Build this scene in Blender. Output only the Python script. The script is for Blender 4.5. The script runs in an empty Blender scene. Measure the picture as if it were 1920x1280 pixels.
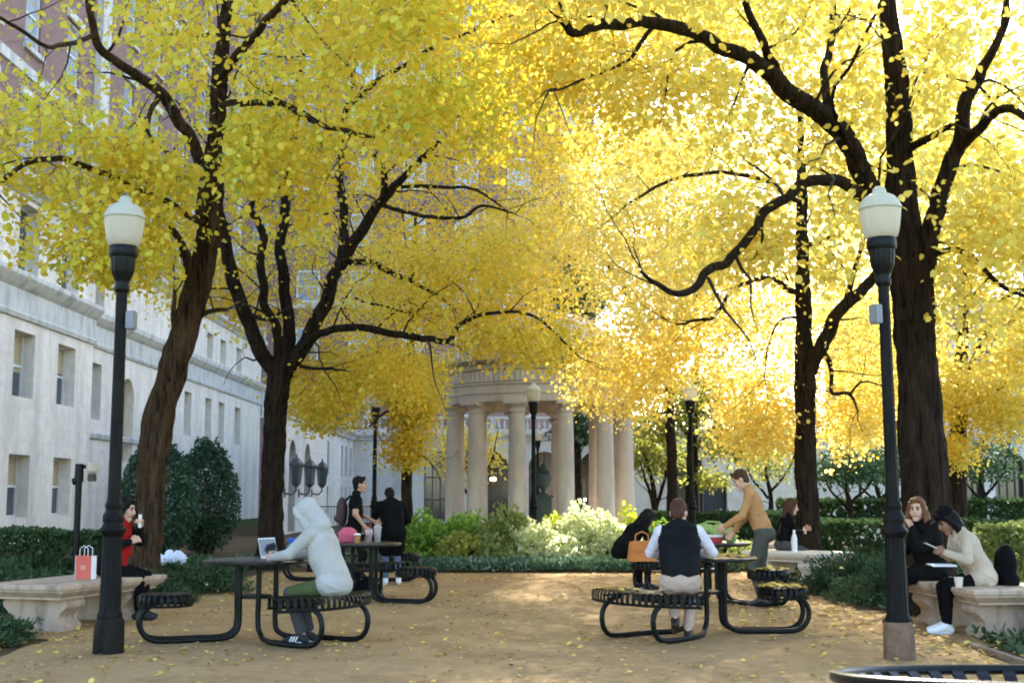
import bpy, bmesh, math, random
import numpy as np
from mathutils import Vector, Matrix, noise

rnd = random.Random(11)
rng = np.random.default_rng(11)
SC = bpy.context.scene
COL = SC.collection
R = math.radians

# ------------------------------------------------------------------ camera
F = 2354.0
PITCH = R(6.9)
CAMH = 1.4
CP, SP = math.cos(PITCH), math.sin(PITCH)


def ray(px, py):
    u = (px - 960) / F
    v = (640 - py) / F
    return Vector((u, CP - v * SP, SP + v * CP))


def W(px, py, Y):
    d = ray(px, py)
    return Vector((0, 0, CAMH)) + d * (Y / d.y)


def proj(p):
    x, y, z = p[0], p[1], p[2] - CAMH
    dep = y * CP + z * SP
    up = -y * SP + z * CP
    if dep < .05:
        return 9999, 9999
    return 960 + F * x / dep, 640 - F * up / dep


cam = bpy.data.cameras.new('camera')
cam.sensor_width = 36
cam.lens = 36 * F / 1920
cam.clip_end = 2000
cam.dof.use_dof = True
cam.dof.focus_distance = 12.5
cam.dof.aperture_fstop = 10
co = bpy.data.objects.new('camera', cam)
co.location = (0, 0, CAMH)
co.rotation_euler = (math.pi / 2 + PITCH, 0, 0)
COL.objects.link(co)
SC.camera = co

# ------------------------------------------------------------------ world / light
SUN_AZ, SUN_EL = R(5), R(34)
w = bpy.data.worlds.new('World')
SC.world = w
w.use_nodes = True
nt = w.node_tree
nt.nodes.clear()
sky = nt.nodes.new('ShaderNodeTexSky')
sky.sky_type = 'NISHITA'
sky.sun_disc = False
sky.sun_elevation = SUN_EL
sky.sun_rotation = SUN_AZ
sky.air_density = 1.0
sky.dust_density = 1.0
bg = nt.nodes.new('ShaderNodeBackground')
bg.inputs[1].default_value = .15
wo = nt.nodes.new('ShaderNodeOutputWorld')
nt.links.new(sky.outputs[0], bg.inputs[0])
nt.links.new(bg.outputs[0], wo.inputs[0])

sl = bpy.data.lights.new('sun', 'SUN')
sl.energy = 5
sl.angle = R(.6)
sl.color = (1, .93, .8)
so = bpy.data.objects.new('sun', sl)
sd = Vector((math.sin(SUN_AZ) * math.cos(SUN_EL), math.cos(SUN_AZ) * math.cos(SUN_EL), math.sin(SUN_EL)))
so.rotation_euler = (-sd).to_track_quat('-Z', 'Y').to_euler()
so.location = sd * 100
COL.objects.link(so)

vs = SC.view_settings
vs.view_transform = 'Standard'
vs.look = 'None'
vs.exposure = 2.35
vs.gamma = 1
SC.render.engine = 'CYCLES'
cy = SC.cycles
cy.pixel_filter_type = 'BLACKMAN_HARRIS'
cy.filter_width = 1.9
cy.max_bounces = 8
cy.diffuse_bounces = 5
cy.glossy_bounces = 3
cy.transmission_bounces = 6
cy.transparent_max_bounces = 8
cy.caustics_reflective = False
cy.caustics_refractive = False
cy.sample_clamp_indirect = 6
cy.use_adaptive_sampling = True
cy.adaptive_threshold = .02
try:
    cy.use_denoising = True
    cy.denoiser = 'OPENIMAGEDENOISE'
except Exception:
    pass

# ------------------------------------------------------------------ materials


def N(t, kind, **kw):
    n = t.nodes.new(kind)
    for k, v in kw.items():
        if k in n.inputs.keys():
            n.inputs[k].default_value = v
        else:
            setattr(n, k, v)
    return n


def rgb(c):
    return (c[0], c[1], c[2], 1)


def mat(name, c1, c2=None, rough=.7, scale=6., bump=0., bscale=None, metal=0., spec=.4, detail=6, stretch=None,
        stain=None, stain_scale=.6, sheen=0., coat=0., trans=0.):
    m = bpy.data.materials.new(name)
    m.use_nodes = True
    t = m.node_tree
    b = t.nodes['Principled BSDF']
    b.inputs['Roughness'].default_value = rough
    b.inputs['Metallic'].default_value = metal
    b.inputs['Specular IOR Level'].default_value = spec
    if sheen:
        b.inputs['Sheen Weight'].default_value = sheen
    if coat:
        b.inputs['Coat Weight'].default_value = coat
        b.inputs['Coat Roughness'].default_value = .25
    tc = N(t, 'ShaderNodeTexCoord')
    mp = N(t, 'ShaderNodeMapping')
    if stretch:
        mp.inputs['Scale'].default_value = stretch
    t.links.new(tc.outputs['Object'], mp.inputs['Vector'])
    no = N(t, 'ShaderNodeTexNoise', Scale=scale, Detail=detail, Roughness=.6)
    t.links.new(mp.outputs[0], no.inputs['Vector'])
    ra = N(t, 'ShaderNodeValToRGB')
    ra.color_ramp.elements[0].position = .3
    ra.color_ramp.elements[1].position = .7
    ra.color_ramp.elements[0].color = rgb(c1)
    ra.color_ramp.elements[1].color = rgb(c2 or c1)
    t.links.new(no.outputs['Fac'], ra.inputs[0])
    out = ra.outputs[0]
    if stain:
        n2 = N(t, 'ShaderNodeTexNoise', Scale=stain_scale, Detail=8, Roughness=.65)
        mp2 = N(t, 'ShaderNodeMapping')
        mp2.inputs['Scale'].default_value = (2, 2, .5)
        t.links.new(tc.outputs['Object'], mp2.inputs['Vector'])
        t.links.new(mp2.outputs[0], n2.inputs['Vector'])
        r2 = N(t, 'ShaderNodeValToRGB')
        r2.color_ramp.elements[0].position = .48
        r2.color_ramp.elements[1].position = .72
        r2.color_ramp.elements[0].color = (0, 0, 0, 1)
        t.links.new(n2.outputs['Fac'], r2.inputs[0])
        mx = N(t, 'ShaderNodeMix', data_type='RGBA')
        t.links.new(r2.outputs[0], mx.inputs[0])
        t.links.new(out, mx.inputs[6])
        mx.inputs[7].default_value = rgb(stain)
        out = mx.outputs[2]
    t.links.new(out, b.inputs['Base Color'])
    if bump:
        nb = N(t, 'ShaderNodeTexNoise', Scale=bscale or scale * 4, Detail=5, Roughness=.6)
        t.links.new(mp.outputs[0], nb.inputs['Vector'])
        bm_ = N(t, 'ShaderNodeBump', Strength=bump, Distance=.02)
        t.links.new(nb.outputs['Fac'], bm_.inputs['Height'])
        t.links.new(bm_.outputs[0], b.inputs['Normal'])
    return m


def leaf_mat(name, cols, trans=.5, tint=(1, 1, 1), lowfreq=.35, rough=.5, lf_scale=.55):
    """cols: list of (pos, colour), one pick per leaf with clumps of like colour"""
    m = bpy.data.materials.new(name)
    m.use_nodes = True
    t = m.node_tree
    t.nodes.clear()
    o = N(t, 'ShaderNodeOutputMaterial')
    g = N(t, 'ShaderNodeNewGeometry')
    tc = N(t, 'ShaderNodeTexCoord')
    no = N(t, 'ShaderNodeTexNoise', Scale=lf_scale, Detail=3)
    t.links.new(tc.outputs['Object'], no.inputs['Vector'])
    # fac = random*(1-lf) + (noise stretched)*lf
    m1 = N(t, 'ShaderNodeMath', operation='MULTIPLY')
    t.links.new(g.outputs['Random Per Island'], m1.inputs[0])
    m1.inputs[1].default_value = 1 - lowfreq
    mr = N(t, 'ShaderNodeMapRange')
    mr.inputs[1].default_value = .3
    mr.inputs[2].default_value = .7
    mr.inputs[4].default_value = lowfreq
    t.links.new(no.outputs['Fac'], mr.inputs[0])
    ad = N(t, 'ShaderNodeMath', operation='ADD')
    t.links.new(m1.outputs[0], ad.inputs[0])
    t.links.new(mr.outputs[0], ad.inputs[1])
    ra = N(t, 'ShaderNodeValToRGB')
    el = ra.color_ramp.elements
    el[0].position, el[0].color = cols[0][0], rgb(cols[0][1])
    el[1].position, el[1].color = cols[-1][0], rgb(cols[-1][1])
    for p, c in cols[1:-1]:
        e = el.new(p)
        e.color = rgb(c)
    t.links.new(ad.outputs[0], ra.inputs[0])
    d = N(t, 'ShaderNodeBsdfDiffuse')
    tr = N(t, 'ShaderNodeBsdfTranslucent')
    gl = N(t, 'ShaderNodeBsdfGlossy', Roughness=rough)
    gl.inputs[0].default_value = (.8, .8, .8, 1)
    mt = N(t, 'ShaderNodeMix', data_type='RGBA', blend_type='MULTIPLY')
    mt.inputs[0].default_value = 1
    mt.inputs[7].default_value = rgb(tint)
    t.links.new(ra.outputs[0], mt.inputs[6])
    t.links.new(ra.outputs[0], d.inputs[0])
    t.links.new(mt.outputs[2], tr.inputs[0])
    mx = N(t, 'ShaderNodeMixShader')
    mx.inputs[0].default_value = trans
    t.links.new(d.outputs[0], mx.inputs[1])
    t.links.new(tr.outputs[0], mx.inputs[2])
    m2 = N(t, 'ShaderNodeMixShader')
    m2.inputs[0].default_value = .03
    t.links.new(mx.outputs[0], m2.inputs[1])
    t.links.new(gl.outputs[0], m2.inputs[2])
    t.links.new(m2.outputs[0], o.inputs[0])
    return m


def masonry(name, c1, c2, mortar, bw, bh, msize=.01, rough=.85, stain=None, bump=.4, sscale=.35):
    m = bpy.data.materials.new(name)
    m.use_nodes = True
    t = m.node_tree
    b = t.nodes['Principled BSDF']
    b.inputs['Roughness'].default_value = rough
    b.inputs['Specular IOR Level'].default_value = .25
    tc = N(t, 'ShaderNodeTexCoord')
    sx = N(t, 'ShaderNodeSeparateXYZ')
    t.links.new(tc.outputs['Object'], sx.inputs[0])
    cx = N(t, 'ShaderNodeCombineXYZ')
    adx = N(t, 'ShaderNodeMath', operation='ADD')
    t.links.new(sx.outputs[0], adx.inputs[0])
    t.links.new(sx.outputs[1], adx.inputs[1])
    t.links.new(adx.outputs[0], cx.inputs[0])
    t.links.new(sx.outputs[2], cx.inputs[1])
    br = N(t, 'ShaderNodeTexBrick')
    br.inputs['Color1'].default_value = rgb(c1)
    br.inputs['Color2'].default_value = rgb(c2)
    br.inputs['Mortar'].default_value = rgb(mortar)
    br.inputs['Scale'].default_value = 1
    br.inputs['Brick Width'].default_value = bw
    br.inputs['Row Height'].default_value = bh
    br.inputs['Mortar Size'].default_value = msize
    t.links.new(cx.outputs[0], br.inputs['Vector'])
    out = br.outputs['Color']
    n1 = N(t, 'ShaderNodeTexNoise', Scale=3., Detail=8, Roughness=.7)
    t.links.new(tc.outputs['Object'], n1.inputs['Vector'])
    mx = N(t, 'ShaderNodeMix', data_type='RGBA', blend_type='MULTIPLY')
    mx.inputs[0].default_value = .5
    r1 = N(t, 'ShaderNodeValToRGB')
    r1.color_ramp.elements[0].color = (.62, .62, .62, 1)
    r1.color_ramp.elements[0].position = .3
    r1.color_ramp.elements[1].color = (1.15, 1.15, 1.15, 1)
    r1.color_ramp.elements[1].position = .7
    t.links.new(n1.outputs['Fac'], r1.inputs[0])
    t.links.new(out, mx.inputs[6])
    t.links.new(r1.outputs[0], mx.inputs[7])
    out = mx.outputs[2]
    if stain:
        n2 = N(t, 'ShaderNodeTexNoise', Scale=sscale, Detail=8, Roughness=.7)
        mp2 = N(t, 'ShaderNodeMapping')
        mp2.inputs['Scale'].default_value = (2.2, 2.2, .45)
        t.links.new(tc.outputs['Object'], mp2.inputs['Vector'])
        t.links.new(mp2.outputs[0], n2.inputs['Vector'])
        r2 = N(t, 'ShaderNodeValToRGB')
        r2.color_ramp.elements[0].position = .44
        r2.color_ramp.elements[1].position = .78
        r2.color_ramp.elements[0].color = (0, 0, 0, 1)
        t.links.new(n2.outputs['Fac'], r2.inputs[0])
        m3 = N(t, 'ShaderNodeMix', data_type='RGBA')
        t.links.new(r2.outputs[0], m3.inputs[0])
        t.links.new(out, m3.inputs[6])
        m3.inputs[7].default_value = rgb(stain)
        out = m3.outputs[2]
    t.links.new(out, b.inputs['Base Color'])
    if bump:
        bm_ = N(t, 'ShaderNodeBump', Strength=bump, Distance=.01)
        t.links.new(br.outputs['Fac'], bm_.inputs['Height'])
        bm_.invert = True
        t.links.new(bm_.outputs[0], b.inputs['Normal'])
    return m


def glass_mat(name, col, rough=.08):
    m = bpy.data.materials.new(name)
    m.use_nodes = True
    b = m.node_tree.nodes['Principled BSDF']
    b.inputs['Base Color'].default_value = rgb(col)
    b.inputs['Roughness'].default_value = rough
    b.inputs['Specular IOR Level'].default_value = .9
    return m


def globe_mat(name, col, trans=.6):
    m = bpy.data.materials.new(name)
    m.use_nodes = True
    t = m.node_tree
    t.nodes.clear()
    o = N(t, 'ShaderNodeOutputMaterial')
    d = N(t, 'ShaderNodeBsdfDiffuse')
    d.inputs[0].default_value = rgb(col)
    tr = N(t, 'ShaderNodeBsdfTranslucent')
    tr.inputs[0].default_value = rgb(col)
    gl = N(t, 'ShaderNodeBsdfGlossy', Roughness=.15)
    mx = N(t, 'ShaderNodeMixShader')
    mx.inputs[0].default_value = trans
    t.links.new(d.outputs[0], mx.inputs[1])
    t.links.new(tr.outputs[0], mx.inputs[2])
    fr = N(t, 'ShaderNodeFresnel')
    fr.inputs[0].default_value = 1.22
    m2 = N(t, 'ShaderNodeMixShader')
    t.links.new(fr.outputs[0], m2.inputs[0])
    t.links.new(mx.outputs[0], m2.inputs[1])
    t.links.new(gl.outputs[0], m2.inputs[2])
    t.links.new(m2.outputs[0], o.inputs[0])
    return m


def emit_mat(name, col, s):
    m = bpy.data.materials.new(name)
    m.use_nodes = True
    b = m.node_tree.nodes['Principled BSDF']
    b.inputs['Base Color'].default_value = rgb(col)
    b.inputs['Emission Color'].default_value = rgb(col)
    b.inputs['Emission Strength'].default_value = s
    return m


M = {}
M['leaf_gold'] = leaf_mat('golden_leaf', [(0, (.78, .50, .05)), (.25, (.86, .66, .09)), (.6, (.88, .74, .16)), (.85, (.82, .74, .18)), (1, (.62, .66, .12))], trans=.55)
M['leaf_amber'] = leaf_mat('amber_leaf', [(0, (.86, .54, .05)), (.3, (.91, .72, .14)), (.7, (.92, .81, .28)), (1, (.91, .85, .40))], trans=.6)
M['leaf_lime'] = leaf_mat('lime_yellow_leaf', [(0, (.78, .46, .035)), (.3, (.84, .61, .06)), (.6, (.79, .64, .07)), (.85, (.62, .60, .075)), (1, (.32, .45, .055))], trans=.5)
M['leaf_green'] = leaf_mat('green_tinged_leaf', [(0, (.76, .47, .035)), (.3, (.82, .63, .055)), (.6, (.77, .67, .065)), (.82, (.58, .61, .07)), (1, (.27, .44, .05))], trans=.5)
M['leaf_olive'] = leaf_mat('olive_leaf', [(0, (.20, .22, .04)), (.5, (.30, .32, .06)), (1, (.50, .46, .07))], trans=.5)
M['leaf_dark'] = leaf_mat('dark_green_leaf', [(0, (.03, .065, .03)), (.6, (.05, .10, .04)), (1, (.09, .15, .06))], trans=.25)
M['leaf_yew'] = leaf_mat('yew_leaf', [(0, (.025, .06, .035)), (.6, (.04, .09, .05)), (1, (.08, .16, .085))], trans=.15, rough=.35)
M['leaf_juniper'] = leaf_mat('juniper_leaf', [(0, (.03, .06, .02)), (.6, (.05, .09, .03)), (1, (.09, .13, .04))], trans=.15)
M['leaf_hedge'] = leaf_mat('hedge_leaf', [(0, (.03, .06, .02)), (.6, (.05, .09, .03)), (1, (.08, .13, .04))], trans=.25)
M['leaf_box'] = leaf_mat('boxwood_leaf', [(0, (.14, .18, .04)), (.6, (.28, .33, .09)), (1, (.42, .45, .15))], trans=.5)
M['leaf_bright'] = leaf_mat('bright_green_leaf', [(0, (.09, .19, .02)), (.5, (.22, .38, .05)), (1, (.38, .52, .08))], trans=.55)
M['leaf_cream'] = leaf_mat('cream_variegated_leaf', [(0, (.36, .44, .14)), (.4, (.66, .70, .36)), (1, (.86, .86, .64))], trans=.6)
M['leaf_acid'] = leaf_mat('acid_yellow_leaf', [(0, (.38, .48, .03)), (.5, (.62, .66, .06)), (1, (.78, .74, .10))], trans=.6)
M['leaf_ivy'] = leaf_mat('liriope_leaf', [(0, (.04, .09, .05)), (.6, (.08, .15, .08)), (1, (.34, .42, .30))], trans=.25)
M['leaf_brown'] = leaf_mat('brown_leaf', [(0, (.18, .06, .02)), (1, (.30, .12, .05))], trans=.2)
M['litter'] = leaf_mat('fallen_leaf', [(0, (.20, .11, .05)), (.3, (.50, .33, .09)), (.75, (.72, .54, .10)), (1, (.82, .66, .20))], trans=.15, lowfreq=.1)


def bark(name, c1, c2, sc=9.):
    m = mat(name, c1, c2, rough=.9, scale=sc, bump=0, stretch=(1, 1, .16), spec=.15)
    t = m.node_tree
    b = t.nodes['Principled BSDF']
    tc = N(t, 'ShaderNodeTexCoord')
    mp = N(t, 'ShaderNodeMapping')
    mp.inputs['Scale'].default_value = (1, 1, .13)
    t.links.new(tc.outputs['Object'], mp.inputs['Vector'])
    vo = N(t, 'ShaderNodeTexVoronoi', Scale=24.)
    nn = N(t, 'ShaderNodeTexNoise', Scale=14., Detail=6)
    t.links.new(mp.outputs[0], nn.inputs['Vector'])
    mxv = N(t, 'ShaderNodeMix', data_type='RGBA')
    mxv.inputs[0].default_value = .12
    t.links.new(mp.outputs[0], mxv.inputs[6])
    t.links.new(nn.outputs['Color'], mxv.inputs[7])
    t.links.new(mxv.outputs[2], vo.inputs['Vector'])
    ad = N(t, 'ShaderNodeMath', operation='ADD')
    t.links.new(vo.outputs['Distance'], ad.inputs[0])
    t.links.new(nn.outputs['Fac'], ad.inputs[1])
    bp = N(t, 'ShaderNodeBump', Strength=1., Distance=.07)
    t.links.new(ad.outputs[0], bp.inputs['Height'])
    rr_ = N(t, 'ShaderNodeValToRGB')
    rr_.color_ramp.elements[0].position = .55
    rr_.color_ramp.elements[1].position = 1.05
    rr_.color_ramp.elements[0].color = (.20, .17, .15, 1)
    rr_.color_ramp.elements[1].color = (1.6, 1.55, 1.45, 1)
    t.links.new(ad.outputs[0], rr_.inputs[0])
    old = b.inputs['Base Color'].links[0].from_socket
    mm = N(t, 'ShaderNodeMix', data_type='RGBA', blend_type='MULTIPLY')
    mm.inputs[0].default_value = 1
    t.links.new(old, mm.inputs[6])
    t.links.new(rr_.outputs[0], mm.inputs[7])
    t.links.new(mm.outputs[2], b.inputs['Base Color'])
    t.links.new(bp.outputs[0], b.inputs['Normal'])
    return m


M['bark'] = bark('furrowed_bark', (.020, .0125, .007), (.066, .041, .023))
M['bark_dark'] = bark('dark_bark', (.009, .006, .004), (.028, .018, .011))
M['twig'] = mat('twig_bark', (.012, .008, .005), (.03, .02, .012), rough=.9)
M['stem'] = mat('shrub_stem', (.05, .035, .02), (.08, .06, .035), rough=.9)

M['sand'] = mat('sandy_path', (.375, .238, .110), (.452, .306, .150), rough=.95, scale=1.3, bump=.5, bscale=60, spec=.1, stain=(.30, .19, .095), stain_scale=.7, detail=9)
M['soil'] = mat('bed_soil', (.06, .04, .022), (.12, .085, .045), rough=1, scale=5, bump=.8, bscale=30, spec=.1)
M['lawn'] = mat('lawn_ground', (.045, .07, .02), (.08, .10, .03), rough=1, scale=2, bump=.6, bscale=50, spec=.1)
M['kerb'] = mat('kerb_stone', (.16, .11, .07), (.25, .18, .12), rough=.9, scale=8, bump=.4)
M['limestone'] = masonry('pale_limestone', (.80, .725, .625), (.83, .755, .655), (.72, .64, .545), 1.1, .48, .007, stain=(.46, .41, .35), bump=.2, sscale=.5)
M['limestone_trim'] = mat('weathered_limestone_trim', (.52, .51, .48), (.64, .62, .58), rough=.85, scale=2.2, stain=(.24, .24, .24), stain_scale=1.2, spec=.2)
M['limestone_back'] = masonry('grey_limestone', (.60, .595, .59), (.65, .64, .63), (.50, .49, .48), 1.2, .5, .01, stain=(.36, .35, .34), bump=.2)
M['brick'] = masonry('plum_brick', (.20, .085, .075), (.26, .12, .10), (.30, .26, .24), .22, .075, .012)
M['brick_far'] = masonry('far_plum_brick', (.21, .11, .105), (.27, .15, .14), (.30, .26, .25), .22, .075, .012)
M['rotunda'] = mat('buff_marble', (.50, .42, .35), (.60, .52, .44), rough=.7, scale=2.5, stain=(.33, .29, .25), stain_scale=1.0, spec=.3)
M['bench_stone'] = mat('buff_cast_stone', (.42, .31, .215), (.52, .40, .29), rough=.8, scale=5, bump=.3, bscale=70, stain=(.20, .145, .10), stain_scale=2.6, spec=.2)
M['pale_sunlit_stone'] = mat('pale_sunlit_cast_stone', (.62, .54, .44), (.72, .64, .54), rough=.8, scale=5, bump=.2, bscale=60, spec=.2)  # lighter copy of the bench stone, sunlight put into its colour
M['white_frame'] = mat('white_sash', (.62, .62, .60), (.7, .7, .68), rough=.5, scale=8)
M['dark_frame'] = mat('dark_frame', (.05, .055, .06), rough=.5)
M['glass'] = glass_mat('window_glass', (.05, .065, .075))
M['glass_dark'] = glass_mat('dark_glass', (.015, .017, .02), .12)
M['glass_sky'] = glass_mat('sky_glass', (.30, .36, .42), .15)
M['shade'] = mat('roller_shade', (.42, .33, .2), (.5, .4, .25), rough=.9)
M['paint'] = mat('black_green_enamel', (.004, .005, .0045), (.008, .009, .008), rough=.36, scale=20, bump=.06, bscale=120, spec=.16)
M['paint_worn'] = mat('worn_black_enamel', (.005, .005, .0045), (.010, .009, .008), rough=.5, scale=7, bump=.15, bscale=50, stain=(.022, .017, .011), stain_scale=3, spec=.09)
M['rust_base'] = mat('rusty_cast_base', (.13, .075, .042), (.21, .135, .08), rough=.85, scale=9, bump=.5, bscale=30, stain=(.05, .035, .025), stain_scale=3.5)
M['metal_box'] = mat('grey_box_paint', (.18, .18, .19), (.24, .24, .25), rough=.5)
M['globe'] = globe_mat('frosted_globe', (.93, .84, .66), .6)
M['globe_cap'] = globe_mat('globe_cap_glass', (.78, .76, .62), .5)
M['bronze'] = mat('verdigris_bronze', (.03, .05, .045), (.06, .10, .085), rough=.7, scale=6)
M['steel_top'] = mat('grey_tabletop_coating', (.010, .010, .011), (.02, .02, .022), rough=.3, scale=25, spec=.4)
M['tarp'] = mat('pale_plastic', (.62, .68, .82), (.75, .8, .9), rough=.4, scale=6, bump=.3)


def cloth(name, c, c2=None, rough=.9, bump=.35):
    c2 = c2 or tuple(min(1, x * 1.25 + .004) for x in c)
    return mat(name, c, c2, rough=rough, scale=7, bump=bump, bscale=11, spec=.08, sheen=.0)


M['skin'] = mat('skin', (.52, .29, .20), (.60, .36, .26), rough=.5, scale=9, spec=.35)
M['skin_tan'] = mat('tan_skin', (.40, .22, .145), (.46, .27, .18), rough=.5, scale=9, spec=.35)
M['skin_brown'] = mat('brown_skin', (.24, .12, .075), (.30, .16, .10), rough=.5, scale=9, spec=.35)
M['eye'] = mat('eye', (.02, .015, .012), rough=.2)
M['lip'] = mat('lip', (.42, .15, .12), rough=.45)
M['hair_black'] = mat('black_hair', (.004, .003, .003), (.010, .008, .007), rough=.55, spec=.12, scale=30, bump=.5, bscale=50, stretch=(1, 1, .2))
M['hair_brown'] = mat('brown_hair', (.045, .020, .011), (.09, .042, .023), rough=.55, spec=.12, scale=30, bump=.5, bscale=50, stretch=(1, 1, .2))
M['hair_auburn'] = mat('auburn_hair', (.10, .042, .018), (.20, .092, .040), rough=.55, spec=.12, scale=26, bump=.5, bscale=50, stretch=(1, 1, .2))
M['hoodie'] = cloth('pale_grey_fleece', (.37, .36, .33), (.44, .43, .395))
M['olive'] = cloth('olive_cotton', (.065, .08, .03), (.095, .11, .045))
M['charcoal'] = cloth('charcoal_cotton', (.05, .05, .052))
M['black_cloth'] = cloth('black_cloth', (.0035, .0035, .004), (.007, .007, .0075))
M['black_wool'] = cloth('black_wool', (.006, .0055, .005), (.011, .010, .0095))
M['navy_vest'] = cloth('dark_quilted_nylon', (.005, .0055, .006), (.010, .0105, .012), rough=.7)
M['lilac_shirt'] = cloth('pale_shirt', (.58, .55, .60), (.66, .63, .68))
M['chino'] = cloth('beige_chino', (.40, .295, .225), (.47, .35, .27))
M['tan_knit'] = cloth('tan_knit', (.40, .21, .085), (.48, .26, .11))
M['grey_trouser'] = cloth('grey_green_trouser', (.060, .060, .050), (.09, .09, .075))
M['red_knit'] = cloth('red_knit', (.24, .010, .010), (.34, .016, .014))
M['cream_coat'] = cloth('cream_fleece', (.44, .345, .25), (.52, .42, .31))
M['denim'] = cloth('faded_denim', (.07, .09, .13), (.12, .15, .20))
M['white_shoe'] = mat('white_leather', (.72, .72, .72), (.8, .8, .8), rough=.5)
M['black_shoe'] = mat('black_suede', (.015, .015, .016), rough=.7)
M['brown_shoe'] = mat('dark_brown_leather', (.03, .018, .012), rough=.4)
M['sock'] = cloth('rust_sock', (.40, .17, .10))
M['orange_bag'] = mat('orange_leather', (.52, .17, .035), (.60, .22, .05), rough=.5, scale=5, bump=.2)
M['red_paper'] = mat('red_paper', (.55, .10, .06), (.60, .13, .09), rough=.7)
M['white_paper'] = mat('white_paper', (.75, .75, .74), (.8, .8, .8), rough=.8)
M['red_box'] = mat('red_box', (.38, .02, .035), (.45, .03, .045), rough=.5)
M['silver'] = mat('silver_aluminium', (.5, .5, .52), (.55, .55, .57), rough=.35, metal=.6)
M['screen'] = glass_mat('laptop_screen', (.03, .028, .02), .12)
M['green_bag'] = cloth('lime_nylon', (.26, .38, .10), (.36, .48, .16))
M['teal'] = mat('teal_plastic', (.05, .34, .30), (.08, .42, .36), rough=.4)
M['blue_plastic'] = mat('blue_plastic', (.03, .10, .42), (.05, .14, .5), rough=.4)
M['pink'] = cloth('pink_fabric', (.50, .09, .14), (.60, .14, .20))
M['purple'] = cloth('purple_fabric', (.10, .06, .22), (.14, .09, .28))
M['cup_clear'] = globe_mat('clear_cup', (.75, .72, .72), .7)
M['blue_liner'] = mat('blue_bin_bag', (.04, .13, .50), (.06, .18, .60), rough=.35, scale=9, bump=.6, bscale=18)
M['door_blue'] = mat('dark_blue_door', (.015, .02, .04), rough=.4)
M['sign_white'] = mat('white_disc', (.75, .75, .8), rough=.5)
M['warm_lamp'] = emit_mat('warm_lamp', (1, .62, .35), 6)
M['roof_lead'] = mat('grey_roof', (.2, .21, .22), (.28, .29, .3), rough=.7, scale=3)

# ------------------------------------------------------------------ object helpers


def tag(o, label=None, cat=None, group=None, kind=None):
    if label:
        o['label'] = label
    if cat:
        o['category'] = cat
    if group:
        o['group'] = group
    if kind:
        o['kind'] = kind
    return o


def thing(name, label, cat, loc=(0, 0, 0), rz=0, group=None):
    o = bpy.data.objects.new(name, None)
    o.empty_display_size = .2
    o.location = loc
    o.rotation_euler = (0, 0, rz)
    COL.objects.link(o)
    tag(o, label, cat, group)
    return o


def link(name, me, parent=None, kind=None):
    o = bpy.data.objects.new(name, me)
    COL.objects.link(o)
    if parent:
        o.parent = parent
    if kind:
        o['kind'] = kind
    return o


def copy_tree(o, parent=None):
    c = o.copy()
    COL.objects.link(c)
    c.parent = parent
    for ch in list(o.children):
        copy_tree(ch, c)
    return c


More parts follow.
